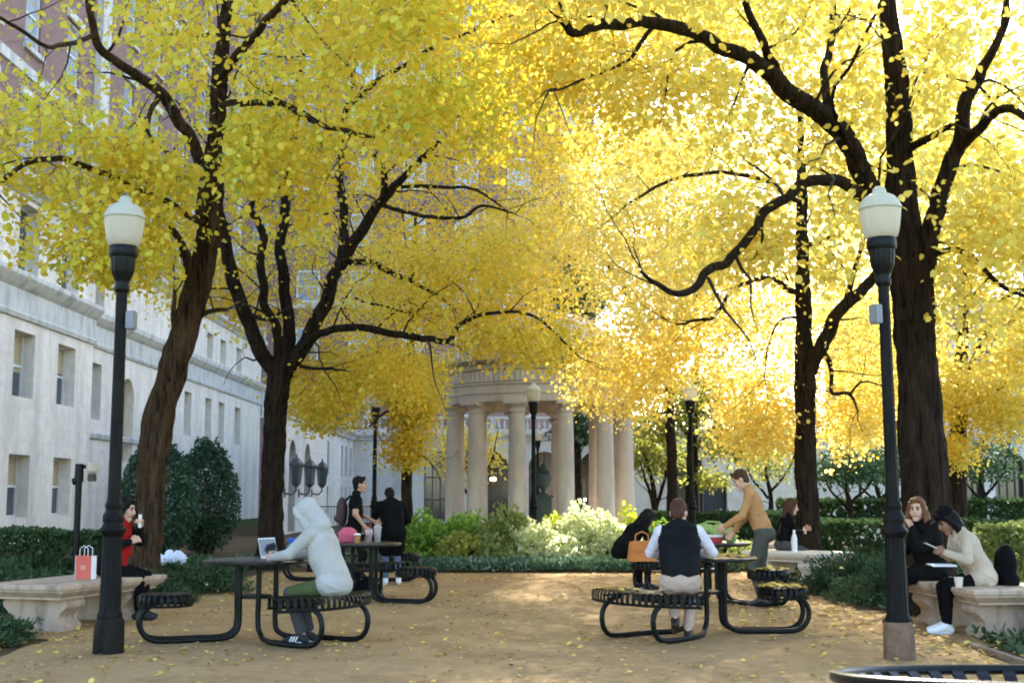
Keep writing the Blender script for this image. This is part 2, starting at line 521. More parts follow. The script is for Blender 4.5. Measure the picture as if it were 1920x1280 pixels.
class MB:
    def __init__(s):
        s.v, s.f, s.m = [], [], []

    def add(s, vs_, fs, mi=0):
        b = len(s.v)
        s.v += [tuple(x) for x in vs_]
        s.f += [tuple(b + i for i in f) for f in fs]
        s.m += [mi] * len(fs)

    def box(s, c, d, mi=0, rz=0, mx=None):
        hx, hy, hz = d[0] / 2, d[1] / 2, d[2] / 2
        vs_ = [Vector((x, y, z)) for z in (-hz, hz) for x, y in ((-hx, -hy), (hx, -hy), (hx, hy), (-hx, hy))]
        if rz:
            q = Matrix.Rotation(rz, 3, 'Z')
            vs_ = [q @ v for v in vs_]
        if mx:
            vs_ = [mx @ v for v in vs_]
        vs_ = [v + Vector(c) for v in vs_]
        s.add(vs_, [(3, 2, 1, 0), (4, 5, 6, 7), (0, 1, 5, 4), (1, 2, 6, 5), (2, 3, 7, 6), (3, 0, 4, 7)], mi)

    def bbox(s, c, d, bev=.01, mi=0, rz=0, mx=None):
        """box with chamfered edges"""
        hx, hy, hz = d[0] / 2, d[1] / 2, d[2] / 2
        bm = bmesh.new()
        bmesh.ops.create_cube(bm, size=1)
        for v in bm.verts:
            v.co = Vector((v.co.x * d[0], v.co.y * d[1], v.co.z * d[2]))
        bmesh.ops.bevel(bm, geom=list(bm.edges), offset=bev, segments=2, affect='EDGES')
        q = Matrix.Rotation(rz, 3, 'Z')
        if mx:
            q = mx
        bm.verts.index_update()
        s.add([q @ v.co + Vector(c) for v in bm.verts], [[v.index for v in f.verts] for f in bm.faces], mi)
        bm.free()

    def prism(s, poly, a, b, axis='y', mi=0):
        """poly of 2-D points; extruded along an axis from a to b"""
        n = len(poly)

        def P(p, h):
            if axis == 'y':
                return (p[0], h, p[1])
            if axis == 'x':
                return (h, p[0], p[1])
            return (p[0], p[1], h)
        vs_ = [P(p, a) for p in poly] + [P(p, b) for p in poly]
        fs = [tuple(range(n)), tuple(range(2 * n - 1, n - 1, -1))]
        for i in range(n):
            j = (i + 1) % n
            fs.append((j, i, n + i, n + j))
        s.add(vs_, fs, mi)

    def tube(s, pts, radii, n=8, mi=0, cap=True, jit=0., up=None, ridge=0.):
        pts = [Vector(p) for p in pts]
        if not hasattr(radii, '__len__'):
            radii = [radii] * len(pts)
        prev = None
        vs_, fs = [], []
        for i, p in enumerate(pts):
            a = pts[max(0, i - 1)]
            b = pts[min(len(pts) - 1, i + 1)]
            t = (b - a)
            if t.length < 1e-9:
                t = Vector((0, 0, 1))
            t.normalize()
            if prev is None:
                x = t.orthogonal().normalized()
                if up is not None:
                    x = Vector(up).cross(t)
                    x = x.normalized() if x.length > 1e-6 else t.orthogonal().normalized()
            else:
                x = prev - t * prev.dot(t)
                x = x.normalized() if x.length > 1e-6 else t.orthogonal().normalized()
            prev = x
            y = t.cross(x)
            for k in range(n):
                th = 2 * math.pi * k / n
                r = radii[i]
                if jit:
                    q = p * 2.1 + Vector((math.cos(th), math.sin(th), 0)) * 1.2
                    r *= 1 + jit * noise.noise(q) + jit * .6 * noise.noise(q * 3.1)
                if ridge:
                    zz = p.z * 1.5 + .5 * noise.noise(p * 1.3)
                    g_ = abs(noise.noise(Vector((math.cos(th) * 5.5, math.sin(th) * 5.5, zz)))) + .5 * abs(noise.noise(Vector((math.cos(th) * 11, math.sin(th) * 11, zz * 2.2 + 5))))
                    r += ridge * (g_ - .32)
                vs_.append(p + (x * math.cos(th) + y * math.sin(th)) * r)
        for i in range(len(pts) - 1):
            for k in range(n):
                k2 = (k + 1) % n
                fs.append((i * n + k, i * n + k2, (i + 1) * n + k2, (i + 1) * n + k))
        if cap:
            fs.append(tuple(range(n - 1, -1, -1)))
            e = (len(pts) - 1) * n
            fs.append(tuple(range(e, e + n)))
        s.add(vs_, fs, mi)

    def lathe(s, prof, n=24, c=(0, 0, 0), mi=0, mod=None, caps=True):
        """prof: (r, z); mod(theta, z) multiplies r"""
        vs_, fs = [], []
        for r, z in prof:
            for k in range(n):
                th = 2 * math.pi * k / n
                rr = r * (mod(th, z) if mod else 1)
                vs_.append((c[0] + rr * math.cos(th), c[1] + rr * math.sin(th), c[2] + z))
        for i in range(len(prof) - 1):
            for k in range(n):
                k2 = (k + 1) % n
                fs.append((i * n + k, i * n + k2, (i + 1) * n + k2, (i + 1) * n + k))
        if caps:
            fs.append(tuple(range(n - 1, -1, -1)))
            e = (len(prof) - 1) * n
            fs.append(tuple(range(e, e + n)))
        s.add(vs_, fs, mi)

    def strip(s, pts, wdir, width, th, mi=0, ndir=None):
        """flat bar following pts; width along wdir"""
        pts = [Vector(p) for p in pts]
        wd = Vector(wdir).normalized() * (width / 2)
        vs_, fs = [], []
        for i, p in enumerate(pts):
            t = (pts[min(len(pts) - 1, i + 1)] - pts[max(0, i - 1)]).normalized()
            nn = t.cross(wd).normalized() * (th / 2)
            vs_ += [p - wd - nn, p + wd - nn, p + wd + nn, p - wd + nn]
        for i in range(len(pts) - 1):
            for k in range(4):
                k2 = (k + 1) % 4
                fs.append((i * 4 + k, i * 4 + k2, i * 4 + 4 + k2, i * 4 + 4 + k))
        fs.append((3, 2, 1, 0))
        e = len(vs_) - 4
        fs.append((e, e + 1, e + 2, e + 3))
        s.add(vs_, fs, mi)

    def sphere(s, c, r, nu=16, nv=10, mi=0, mx=None):
        if not hasattr(r, '__len__'):
            r = (r, r, r)
        vs_, fs = [], []
        c = Vector(c)
        for i in range(nv + 1):
            ph = math.pi * i / nv
            for k in range(nu):
                th = 2 * math.pi * k / nu
                p = Vector((r[0] * math.sin(ph) * math.cos(th), r[1] * math.sin(ph) * math.sin(th), r[2] * math.cos(ph)))
                if i in (0, nv):
                    p = Vector((1e-5 * math.cos(th), 1e-5 * math.sin(th), p.z))
                vs_.append((mx @ p if mx else p) + c)
        for i in range(nv):
            for k in range(nu):
                k2 = (k + 1) % nu
                fs.append((i * nu + k, (i + 1) * nu + k, (i + 1) * nu + k2, i * nu + k2))
        s.add(vs_, fs, mi)

    def mesh(s, name, mats, smooth=True, origin=None, angle=None):
        me = bpy.data.meshes.new(name)
        v = s.v
        if origin is not None:
            o = Vector(origin)
            v = [(a - o.x, b - o.y, c - o.z) for a, b, c in v]
        me.from_pydata(v, [], s.f)
        if not isinstance(mats, (list, tuple)):
            mats = [mats]
        for m in mats:
            me.materials.append(m)
        me.polygons.foreach_set('material_index', s.m)
        if smooth:
            if angle is None:
                me.shade_smooth()
            else:
                me.shade_smooth()
                me.set_sharp_from_angle(angle=R(angle))
        me.update()
        return me

    def build(s, name, mats, parent=None, smooth=True, origin=None, angle=35, kind=None):
        return link(name, s.mesh(name, mats, smooth, origin, angle), parent, kind)


def spline(pts, sub=6):
    """Catmull-Rom through tuples of any length"""
    P = [np.array(p, float) for p in pts]
    P = [2 * P[0] - P[1]] + P + [2 * P[-1] - P[-2]]
    out = []
    for i in range(1, len(P) - 2):
        for k in range(sub):
            t = k / sub
            a, b, c, d = P[i - 1], P[i], P[i + 1], P[i + 2]
            out.append(.5 * ((2 * b) + (-a + c) * t + (2 * a - 5 * b + 4 * c - d) * t * t + (-a + 3 * b - 3 * c + d) * t ** 3))
    out.append(P[-2])
    return out


# ------------------------------------------------------------------ leaf meshes (numpy)
LT = np.array([(0, 0, 0), (.40, .22, .05), (.36, .66, .07), (0, 1.0, -.06), (-.36, .66, .07), (-.40, .22, .05)])
LT_LONG = np.array([(0, 0, 0), (.16, .25, .03), (.14, .7, .04), (0, 1.0, -.08), (-.14, .7, .04), (-.16, .25, .03)])


def unit(a):
    return a / np.maximum(np.linalg.norm(a, axis=1, keepdims=True), 1e-9)


def leaf_object(name, P, D, Nn, S, mats, parent=None, origin=(0, 0, 0), twigs=None, T=LT, kind=None):
    """P points, D axis directions, Nn face normals, S sizes; twigs = (verts, quads) drawn with mats[1]"""
    n = len(P)
    D = unit(D)
    X = unit(np.cross(D, Nn))
    Z = np.cross(X, D)
    wv = (.72 + .5 * rng.random(n))[:, None, None]
    V = (P[:, None, :] + S[:, None, None] * (wv * T[None, :, 0:1] * X[:, None, :] + T[None, :, 1:2] * D[:, None, :] + T[None, :, 2:3] * Z[:, None, :])).reshape(-1, 3)
    base = (np.arange(n) * 6)[:, None, None]
    Fq = (base + np.array([[0, 1, 2, 3], [0, 3, 4, 5]])[None]).reshape(-1, 4)
    mi = np.zeros(len(Fq), np.int32)
    if twigs is not None and len(twigs[0]):
        tv, tf = np.array(twigs[0], float), np.array(twigs[1], np.int64)
        Fq = np.vstack([Fq, tf + len(V)])
        V = np.vstack([V, tv])
        mi = np.concatenate([mi, np.ones(len(tf), np.int32)])
    V = V - np.array(origin, float)[None]
    me = bpy.data.meshes.new(name)
    me.vertices.add(len(V))
    me.vertices.foreach_set('co', V.astype(np.float32).ravel())
    me.loops.add(len(Fq) * 4)
    me.loops.foreach_set('vertex_index', Fq.astype(np.int32).ravel())
    me.polygons.add(len(Fq))
    me.polygons.foreach_set('loop_start', np.arange(0, len(Fq) * 4, 4, dtype=np.int32))
    me.polygons.foreach_set('material_index', mi)
    for m in mats:
        me.materials.append(m)
    me.update(calc_edges=True)
    me.validate()
    return link(name, me, parent, kind)


def quad_tube(tv, tf, pts, radii, n=3):
    b = len(tv)
    m = len(pts)
    for i in range(m):
        a = pts[max(0, i - 1)]
        c = pts[min(m - 1, i + 1)]
        t = c - a
        t = t / (np.linalg.norm(t) + 1e-9)
        x = np.cross(t, (0.31, .87, .2))
        x = x / (np.linalg.norm(x) + 1e-9)
        y = np.cross(t, x)
        for k in range(n):
            th = 2 * math.pi * k / n
            tv.append(pts[i] + radii[i] * (x * math.cos(th) + y * math.sin(th)))
    for i in range(m - 1):
        for k in range(n):
            k2 = (k + 1) % n
            tf.append((b + i * n + k, b + i * n + k2, b + (i + 1) * n + k2, b + (i + 1) * n + k))


# lower edge of the foliage as it hangs over the court (bearing, height) - clusters grow above it
EDGE = [(-400, 560), (0, 500), (90, 490), (170, 520), (260, 560), (330, 610), (420, 640), (480, 660), (545, 780), (600, 820), (680, 780), (720, 840), (745, 900),
        (790, 880), (810, 760), (845, 690), (890, 650), (960, 690), (1010, 735), (1060, 760), (1090, 800), (1150, 815), (1200, 800), (1235, 770), (1262, 705), (1325, 690), (1350, 800), (1400, 880),
        (1440, 910), (1520, 905), (1590, 880), (1620, 840), (1680, 800), (1770, 870), (1800, 900), (1830, 840), (1920, 830), (2400, 830)]
EX = [e[0] for e in EDGE]
EY = [e[1] for e in EDGE]


TQ = []


def grow_tree(*a, **k):
    TQ.append((a, k))


LIMBPX = []
LAMPS = [(1293, 748, 38, 30), (1000, 748, 32, 30.5), (705, 758, 24, 32.5), (225, 410, 40, 11), (1650, 400, 40, 10.8)]


def _grow_tree(name, label, cat, limbs, blobs, leafm, lsize, per, seedv, barkm='bark', spread=.22, group=None, edge=True, jit=.1, sub=6,
              sides=12, thin=.0035, tdroop=.25, clump=.0, holes=(), cull=.93, twigs_=.55, rs=(1, 1)):
    """limbs: list of dicts/tuples [(px,py,Y,r), ...]; first is the trunk. blobs: (px,py,Y,rx,ry,rz,count)"""
    limbs = [[(a_, b_, c_, d_ * rs[min(i, 1)]) for a_, b_, c_, d_ in L] for i, L in enumerate(limbs)]
    r_ = np.random.default_rng(seedv)
    trunk_pts = [(*W(px, py, Y), r) for px, py, Y, r in limbs[0]]
    base = Vector(trunk_pts[0][:3])
    base.z = 0
    Y0 = base.y
    root = thing(name, label, cat, base, 0, group)
    nodes, nrad = [], []
    for i, L in enumerate(limbs):
        pts = [(*W(px, py, Y), r) for px, py, Y, r in L]
        sp = spline(pts, sub)
        pp, rr = [], []
        for k, q in enumerate(sp):
            j = Vector(q[:3]) * 1.7
            am = (.085 if i else .03) * min(1, q[3] * 8 + .3)
            off = Vector((noise.noise(j), noise.noise(j + Vector((9, 3, 1))), noise.noise(j + Vector((4, 7, 2))))) * am
            j = j * 3
            off += Vector((noise.noise(j), noise.noise(j + Vector((9, 3, 1))), noise.noise(j + Vector((4, 7, 2))))) * am * .35
            if i == 0 and k == 0:
                off = Vector()
            v = Vector(q[:3]) + off
            pp.append(v)
            rr.append(max(.008, q[3]))
        if i == 0:
            # root flare
            pp[0].z = -.12
            for k in range(len(pp)):
                z = max(0, pp[k].z)
                rr[k] *= 1 + .5 * math.exp(-z / .25)
        mb = MB()
        if i == 0 and rr[0] > .2 and Y0 < 26:
            sp2 = spline([(*v, r) for v, r in zip(pp, rr)], 5)
            mb.tube([q[:3] for q in sp2], [q[3] for q in sp2], n=64, jit=jit, ridge=.055)
        else:
            mb.tube(pp, rr, n=sides if rr[0] > .1 else 8, jit=jit if rr[0] > .06 else .06)
        mb.build('trunk' if i == 0 else 'limb', M[barkm], root, origin=base, angle=None)
        for v, r in zip(pp, rr):
            if i or v.z > 2.0:
                nodes.append(np.array(v))
                nrad.append(r)
    # secondary branches off the limbs
    tv, tf = [], []
    if twigs_:
        for L in limbs[0 if len(limbs) == 1 else 1:] + [limbs[0][-5:]]:
            sp = spline([(*W(px, py, Y), r) for px, py, Y, r in L], 5)
            acc = 0
            for i in range(1, len(sp)):
                a_, b_ = np.array(sp[i - 1][:3]), np.array(sp[i][:3])
                acc += np.linalg.norm(b_ - a_)
                last = i == len(sp) - 1
                if acc < twigs_ * (.6 + .8 * r_.random()) and not last:
                    continue
                acc = 0
                for rpt in range(2 if last else 1):
                    dl = (b_ - a_) / (np.linalg.norm(b_ - a_) + 1e-9)
                    dv = r_.normal(size=3) * np.array((1, .8, .7))
                    dv = dv - dl * (dv @ dl) * .8 + dl * (.5 + .9 * last) + np.array((0, 0, .25))
                    dv /= np.linalg.norm(dv)
                    ln = (.7 + 1.1 * r_.random()) * min(1.25, .55 + sp[i][3] * 9)
                    p_, pts_, rad_ = b_.copy(), [b_.copy()], [max(.009, min(.022, sp[i][3] * .42))]
                    for k in range(6):
                        dv = dv + r_.normal(size=3) * .22 + np.array((0, 0, -.05))
                        dv /= np.linalg.norm(dv)
                        p_ = p_ + dv * ln / 6
                        pts_.append(p_.copy())
                        rad_.append(rad_[0] * (1 - .15 * (k + 1)) + .001)
                    quad_tube(tv, tf, pts_, rad_, 5)
                    for q_, e_ in zip(pts_[2:], rad_[2:]):
                        nodes.append(q_)
                        nrad.append(e_)
    # clusters
    C = []
    for (px, py, Y, rx, ry, rz, cnt) in blobs:
        c = np.array(W(px, py, Y))
        got, tries = 0, 0
        while got < cnt and tries < cnt * 8:
            tries += 1
            d = r_.normal(size=3)
            d /= np.linalg.norm(d)
            d *= r_.random() ** .40
            p = c + d * np.array((rx, ry, rz))
            if p[2] < 1.9:
                continue
            if clump and noise.noise(Vector(p) * .9 + Vector((seedv, 0, 0))) < clump - .35 + .3 * r_.random():
                continue
            qx, qy = proj(p)
            if edge and qy > np.interp(qx, EX, EY) - 8 + 14 * r_.normal():
                continue
            bad = False
            if any((qx - a_) ** 2 + (qy - b_) ** 2 < (c_ + .1 * F / max(p[1], 4)) ** 2 and p[1] < d_ for a_, b_, c_, d_ in LAMPS):
                continue
            if cull:
                dq = np.hypot(LPX[:, 0] - qx, LPX[:, 1] - qy)
                hit = (dq < LPX[:, 3] + .15 * F / max(p[1], 4)) & (p[1] < LPX[:, 2] + .2)
                if hit.any() and r_.random() < cull:
                    continue
            for hx, hy, hr, hk in holes:
                if ((qx - hx) ** 2 + (qy - hy) ** 2) < hr * hr and r_.random() < hk:
                    bad = True
            if bad:
                continue
            C.append(p)
            got += 1
    C = np.array(C)
    nodes = np.array(nodes)
    nrad = np.array(nrad)
    d0 = np.array([np.min(np.sum((nodes - c) ** 2, axis=1)) for c in C])
    order = np.argsort(d0)
    cap_ = len(nodes) + len(C) * 3
    NA = np.zeros((cap_, 3))
    NR = np.zeros(cap_)
    cnt = len(nodes)
    NA[:cnt] = nodes
    NR[:cnt] = nrad
    P, D, S = [], [], []
    for ci in order:
        c = C[ci]
        dd = np.sum((NA[:cnt] - c) ** 2, axis=1) + 0.02 * (NR[:cnt] < .004)
        k = int(np.argmin(dd))
        p0, r0 = NA[k], NR[k]
        L = math.sqrt(max(dd[k], 1e-6))
        side = r_.normal(size=3) * .12 * L
        m1 = p0 * .62 + c * .38 + side + np.array((0, 0, .12 * L))
        m2 = p0 * .25 + c * .75 - side * .4 + np.array((0, 0, .10 * L))
        ra = min(r0 * .55, thin + .008 * L)
        ra = max(ra, thin * .8)
        pts = [p0, m1, m2, c]
        rad = [ra, ra * .8, max(ra * .55, thin * .6), thin * .5]
        quad_tube(tv, tf, pts, rad, 3)
        for q, rq in ((m1, ra * .8), (m2, ra * .6), (c, thin * .6)):
            NA[cnt] = q
            NR[cnt] = rq
            cnt += 1
        nl = max(3, int(per * (.6 + .8 * r_.random())))
        t = r_.random(nl)[:, None]
        along = np.where(t < .35, m2 + (c - m2) * (t / .35), c + 0 * t)
        ps = along + r_.normal(size=(nl, 3)) * np.array((spread, spread, spread * .55))
        ax = (ps - m2) + r_.normal(size=(nl, 3)) * .25
        ax = unit(ax)
        ax[:, 2] -= tdroop + .35 * r_.random(nl)
        P.append(ps)
        D.append(ax)
        S.append(lsize * (.5 + .75 * r_.random(nl)))
    P = np.vstack(P)
    D = np.vstack(D)
    S = np.concatenate(S)
    if cull:
        dep = P[:, 1] * CP + (P[:, 2] - CAMH) * SP
        dep = np.maximum(dep, .1)
        QX = 960 + F * P[:, 0] / dep
        QY = 640 - F * (-P[:, 1] * SP + (P[:, 2] - CAMH) * CP) / dep
        keep = np.ones(len(P), bool)
        for i0 in range(0, len(P), 4000):
            sl_ = slice(i0, i0 + 4000)
            dq = np.hypot(LPX[None, :, 0] - QX[sl_, None], LPX[None, :, 1] - QY[sl_, None])
            hit = ((dq < LPX[None, :, 3] + 9) & (P[sl_, 1][:, None] < LPX[None, :, 2] + .2) & (LPX[None, :, 3] > 7)).any(1)
            keep[sl_] = ~(hit & (r_.random(len(hit)) < .80))
        P, D, S = P[keep], D[keep], S[keep]
    Nn = r_.normal(size=P.shape) * .6 + np.array((0, -.35, .8))
    o = leaf_object('crown', P, D, Nn, S, [M[leafm], M['twig']], root, base, (tv, tf))
    return root


def bush(name, label, cat, c, rx, ry, h, n, ls, leafm, group=None, long=False, shape=1., z0=.0, stems=7, seedv=1, lump=.25, rz=0, inner=.55, box=False, flat=.0):
    """a shrub: stems plus a crown of leaves through its outer volume"""
    r_ = np.random.default_rng(seedv)
    root = thing(name, label, cat, (c[0], c[1], 0), rz, group)
    if box:
        # even sampling through the outer shell of a clipped block
        P = r_.random((n, 3)) * 2 - 1
        ax = r_.integers(0, 3, n)
        sg = np.where(r_.random(n) < .5, -1, 1)
        dep = 1 - np.abs(r_.normal(size=n)) * .10
        rn = r_.random(n)
        ax = np.where(rn < .30, 2, np.where(rn < .88, 1, 0))
        sg = np.where(ax == 2, 1, np.where((ax == 1) & (r_.random(n) < .75), -1, sg))
        P[np.arange(n), ax] = dep * sg
        nrm = np.zeros((n, 3))
        nrm[np.arange(n), ax] = sg
        lum = np.array([noise.noise(Vector((p[0] * rx * 1.6 + seedv, p[1] * ry * 1.6, p[2] * h))) for p in P])
        P = P * np.array((rx, ry, h / 2)) + np.array((0, 0, h / 2 + z0))
        P += nrm * (lum * lump * .4)[:, None]
    else:
        d = unit(r_.normal(size=(n, 3)))
        d[:, 2] = np.abs(d[:, 2]) if shape <= 1 else d[:, 2]
        rad = inner + (1 - inner) * r_.random(n) ** .5
        lum = np.array([noise.noise(Vector((v[0] * 2.2 + seedv * 3.1, v[1] * 2.2, v[2] * 2.2))) + .5 * noise.noise(Vector((v[0] * 5 + seedv, v[1] * 5, v[2] * 5))) for v in d])
        rad = rad * (1 + lump * lum)
        if shape > 1:   # upright, egg shaped
            P = d * rad[:, None] * np.array((rx, ry, h / 2))
            k = 1.06 - .20 * np.clip(P[:, 2:3] / (h / 2), -1, 1)
            P[:, :2] *= k * .95
            P[:, 2] += h / 2 + z0
        else:
            P = d * rad[:, None] * np.array((rx, ry, h))
            P[:, 2] += z0
        nrm = d
    P[:, 2] = np.maximum(P[:, 2], .01 + .04 * r_.random(n))
    D = nrm * .8 + r_.normal(size=P.shape) * .5 + np.array((0, 0, .25 - flat))
    Nn = nrm + r_.normal(size=P.shape) * .5 + np.array((0, 0, .3))
    S = ls * (.6 + .8 * r_.random(n))
    tv, tf = [], []
    k = max(stems * 3, int(n / 60))
    for i in range(min(k, 260)):
        q = P[r_.integers(0, n)]
        b = np.array((q[0] * .25, q[1] * .25, 0.0)) if not box else np.array((q[0], q[1] * .3, 0.0))
        m = (b + q) / 2 + r_.normal(size=3) * .04
        quad_tube(tv, tf, [b, m, q], [.008, .006, .002], 3)
    leaf_object('foliage', P, D, Nn, S, [M[leafm], M['stem']], root, (0, 0, 0), (tv, tf), LT_LONG if long else LT)
    mb = MB()
    for i in range(stems):
        a = r_.random() * 6.28
        rr = .18 * min(rx, ry)
        b = Vector((math.cos(a) * rr * .4, math.sin(a) * rr * .4, -.03))
        if box:
            b = Vector(((r_.random() * 2 - 1) * rx * .9, 0, -.03))
        tp = b + Vector((math.cos(a) * rx * .4, math.sin(a) * ry * .4, h * .6 + z0))
        if box:
            tp = b + Vector((.1 * math.cos(a), .1 * math.sin(a), h * .7))
        mb.tube([b, (b + tp) / 2 + Vector((.02, .02, .03)), tp], [.022, .016, .008], 6)
    mb.build('stem', M['stem'], root)
    return root

# ------------------------------------------------------------------ ground, path, beds


def sheet(name, x0, x1, y0, y1, z, m, nx=1, ny=1, amp=0., kind='structure', edge=0.):
    mb = MB()
    vs_, fs = [], []
    for j in range(ny + 1):
        for i in range(nx + 1):
            x = x0 + (x1 - x0) * i / nx
            y = y0 + (y1 - y0) * j / ny
            zz = z + (amp * noise.noise(Vector((x * .7, y * .7, 3))) if amp else 0)
            if edge and i in (0, nx):
                x += edge * noise.noise(Vector((y * 1.3, i, 0))) + edge * .5 * noise.noise(Vector((y * 4, i, 5)))
            if edge and j in (0, ny):
                y += edge * noise.noise(Vector((x * 1.3, j, 7)))
            vs_.append((x, y, zz))
    for j in range(ny):
        for i in range(nx):
            a = j * (nx + 1) + i
            fs.append((a, a + 1, a + nx + 2, a + nx + 1))
    mb.add(vs_, fs)
    return mb.build(name, m, None, kind=kind)


t_ = M['sand'].node_tree
b_ = t_.nodes['Principled BSDF']
old = b_.inputs['Base Color'].links[0].from_socket
tc_ = N(t_, 'ShaderNodeTexCoord')
acc = old
for sc_, lo, hi, p0, p1 in ((55, .62, 1.25, .35, .68), (9, .78, 1.14, .36, .66), (190, .55, 1.2, .34, .6)):
    nn_ = N(t_, 'ShaderNodeTexNoise', Scale=float(sc_), Detail=4)
    t_.links.new(tc_.outputs['Object'], nn_.inputs['Vector'])
    rr_ = N(t_, 'ShaderNodeValToRGB')
    rr_.color_ramp.elements[0].position, rr_.color_ramp.elements[1].position = p0, p1
    rr_.color_ramp.elements[0].color = (lo, lo, lo, 1)
    rr_.color_ramp.elements[1].color = (hi, hi, hi * .97, 1)
    t_.links.new(nn_.outputs['Fac'], rr_.inputs[0])
    mm_ = N(t_, 'ShaderNodeMix', data_type='RGBA', blend_type='MULTIPLY')
    mm_.inputs[0].default_value = .48
    t_.links.new(acc, mm_.inputs[6])
    t_.links.new(rr_.outputs[0], mm_.inputs[7])
    acc = mm_.outputs[2]
t_.links.new(acc, b_.inputs['Base Color'])

sheet('ground', -400, 400, -60, 900, -.03, M['lawn'])
sheet('planting_bed', -12, -4.2, 6, 60, -.012, M['soil'])
sheet('planting_bed', 4.0, 12, 6, 60, -.012, M['soil'])
sheet('planting_bed', -4.25, 4.05, 22.6, 60, -.016, M['soil'])
sheet('path', -4.45, 4.15, -6, 22.85, 0, M['sand'], 24, 90, 0.012, edge=.10)
sheet('path', -7.2, -4.25, 12.5, 15.9, -.004, M['sand'], 10, 12, 0.006, edge=.14)
sheet('path', 4.0, 6.3, 11.9, 15.0, -.004, M['sand'], 10, 12, 0.006, edge=.14)
sheet('path', 4.0, 6.3, 19.4, 22.3, -.004, M['sand'], 10, 12, 0.006, edge=.14)
mb = MB()
mb.bbox((4.22, 8.6, .012), (.09, 6.4, .06), .012)
mb.build('kerb_strip', M['kerb'], None, kind='structure')

# fallen leaves (nobody could count them)


def litter(n, xr, yr, z, size, dens=None, seed=3):
    r_ = np.random.default_rng(seed)
    P = []
    while len(P) < n:
        x = xr[0] + (xr[1] - xr[0]) * r_.random()
        y = yr[0] + (yr[1] - yr[0]) * r_.random() ** 1.1
        d = .42 + .58 * noise.noise(Vector((x * .55, y * .55, 2)))
        d += .35 * (abs(x) / 4.3) ** 3
        if r_.random() < d:
            P.append((x, y, z + .004 + .012 * r_.random() + .012 * noise.noise(Vector((x * .7, y * .7, 3)))))
    P = np.array(P)
    D = r_.normal(size=P.shape) * np.array((1, 1, .12))
    Nn = np.array((0, 0, 1.)) + r_.normal(size=P.shape) * .22
    return P, D, Nn, size * (.6 + .7 * r_.random(len(P)))


a = litter(3300, (-4.4, 4.1), (6, 22.6), .004, .050)
b = litter(650, (4.1, 6.4), (9.5, 15), .006, .062, seed=5)
b2 = litter(900, (2.4, 4.2), (7.5, 21), .004, .055, seed=8)
b = tuple(np.concatenate([b[i], b2[i]]) for i in range(4))
c = litter(300, (-6.8, -4.4), (10, 15.8), .006, .07, seed=6)
leaf_object('fallen_leaves', *[np.concatenate([a[i], b[i], c[i]]) for i in range(4)], [M['litter']], kind='stuff')

# ------------------------------------------------------------------ buildings


def wall_mesh(L, H, openings, depth=.4, back=6., z0=0., u0=0.):
    """front face at y=0 (outward -y) with real openings; (u0,u1,z0,z1,arch)"""
    us = sorted(set([u0, u0 + L] + [x for o in openings for x in o[:2]]))
    zs = sorted(set([z0, H] + [x for o in openings for x in o[2:4]]))
    mb = MB()

    def quad(a, b, c, d):
        mb.add([a, b, c, d], [(0, 1, 2, 3)])
    for i in range(len(us) - 1):
        for j in range(len(zs) - 1):
            cu, cz = (us[i] + us[i + 1]) / 2, (zs[j] + zs[j + 1]) / 2
            if any(o[0] < cu < o[1] and o[2] < cz < o[3] for o in openings):
                continue
            quad((us[i], 0, zs[j]), (us[i + 1], 0, zs[j]), (us[i + 1], 0, zs[j + 1]), (us[i], 0, zs[j + 1]))
    for o in openings:
        a, b, c, d = o[:4]
        if len(o) > 4 and o[4]:
            r = (b - a) / 2
            sp = d - r
            n = 14
            arc = [((a + b) / 2 - r * math.cos(math.pi * k / n), sp + r * math.sin(math.pi * k / n)) for k in range(n + 1)]
            h = n // 2
            for k in range(h):
                mb.add([(a, 0, d), (arc[k][0], 0, arc[k][1]), (arc[k + 1][0], 0, arc[k + 1][1])], [(2, 1, 0)] if False else [(0, 1, 2)])
            for k in range(h, n):
                mb.add([(b, 0, d), (arc[k][0], 0, arc[k][1]), (arc[k + 1][0], 0, arc[k + 1][1])], [(0, 1, 2)])
            for k in range(n):
                quad((arc[k][0], 0, arc[k][1]), (arc[k + 1][0], 0, arc[k + 1][1]), (arc[k + 1][0], depth, arc[k + 1][1]), (arc[k][0], depth, arc[k][1]))
            quad((a, 0, c), (a, 0, sp), (a, depth, sp), (a, depth, c))
            quad((b, 0, sp), (b, 0, c), (b, depth, c), (b, depth, sp))
            quad((a, 0, c), (a, depth, c), (b, depth, c), (b, 0, c))
        else:
            quad((a, 0, c), (a, 0, d), (a, depth, d), (a, depth, c))
            quad((b, 0, d), (b, 0, c), (b, depth, c), (b, depth, d))
            quad((a, 0, c), (a, depth, c), (b, depth, c), (b, 0, c))
            quad((a, 0, d), (b, 0, d), (b, depth, d), (a, depth, d))
    e = u0 + L
    quad((u0, 0, z0), (u0, 0, H), (u0, back, H), (u0, back, z0))
    quad((e, 0, H), (e, 0, z0), (e, back, z0), (e, back, H))
    quad((u0, 0, H), (e, 0, H), (e, back, H), (u0, back, H))
    quad((u0, back, z0), (u0, back, H), (e, back, H), (e, back, z0))
    return mb


WCACHE = {}


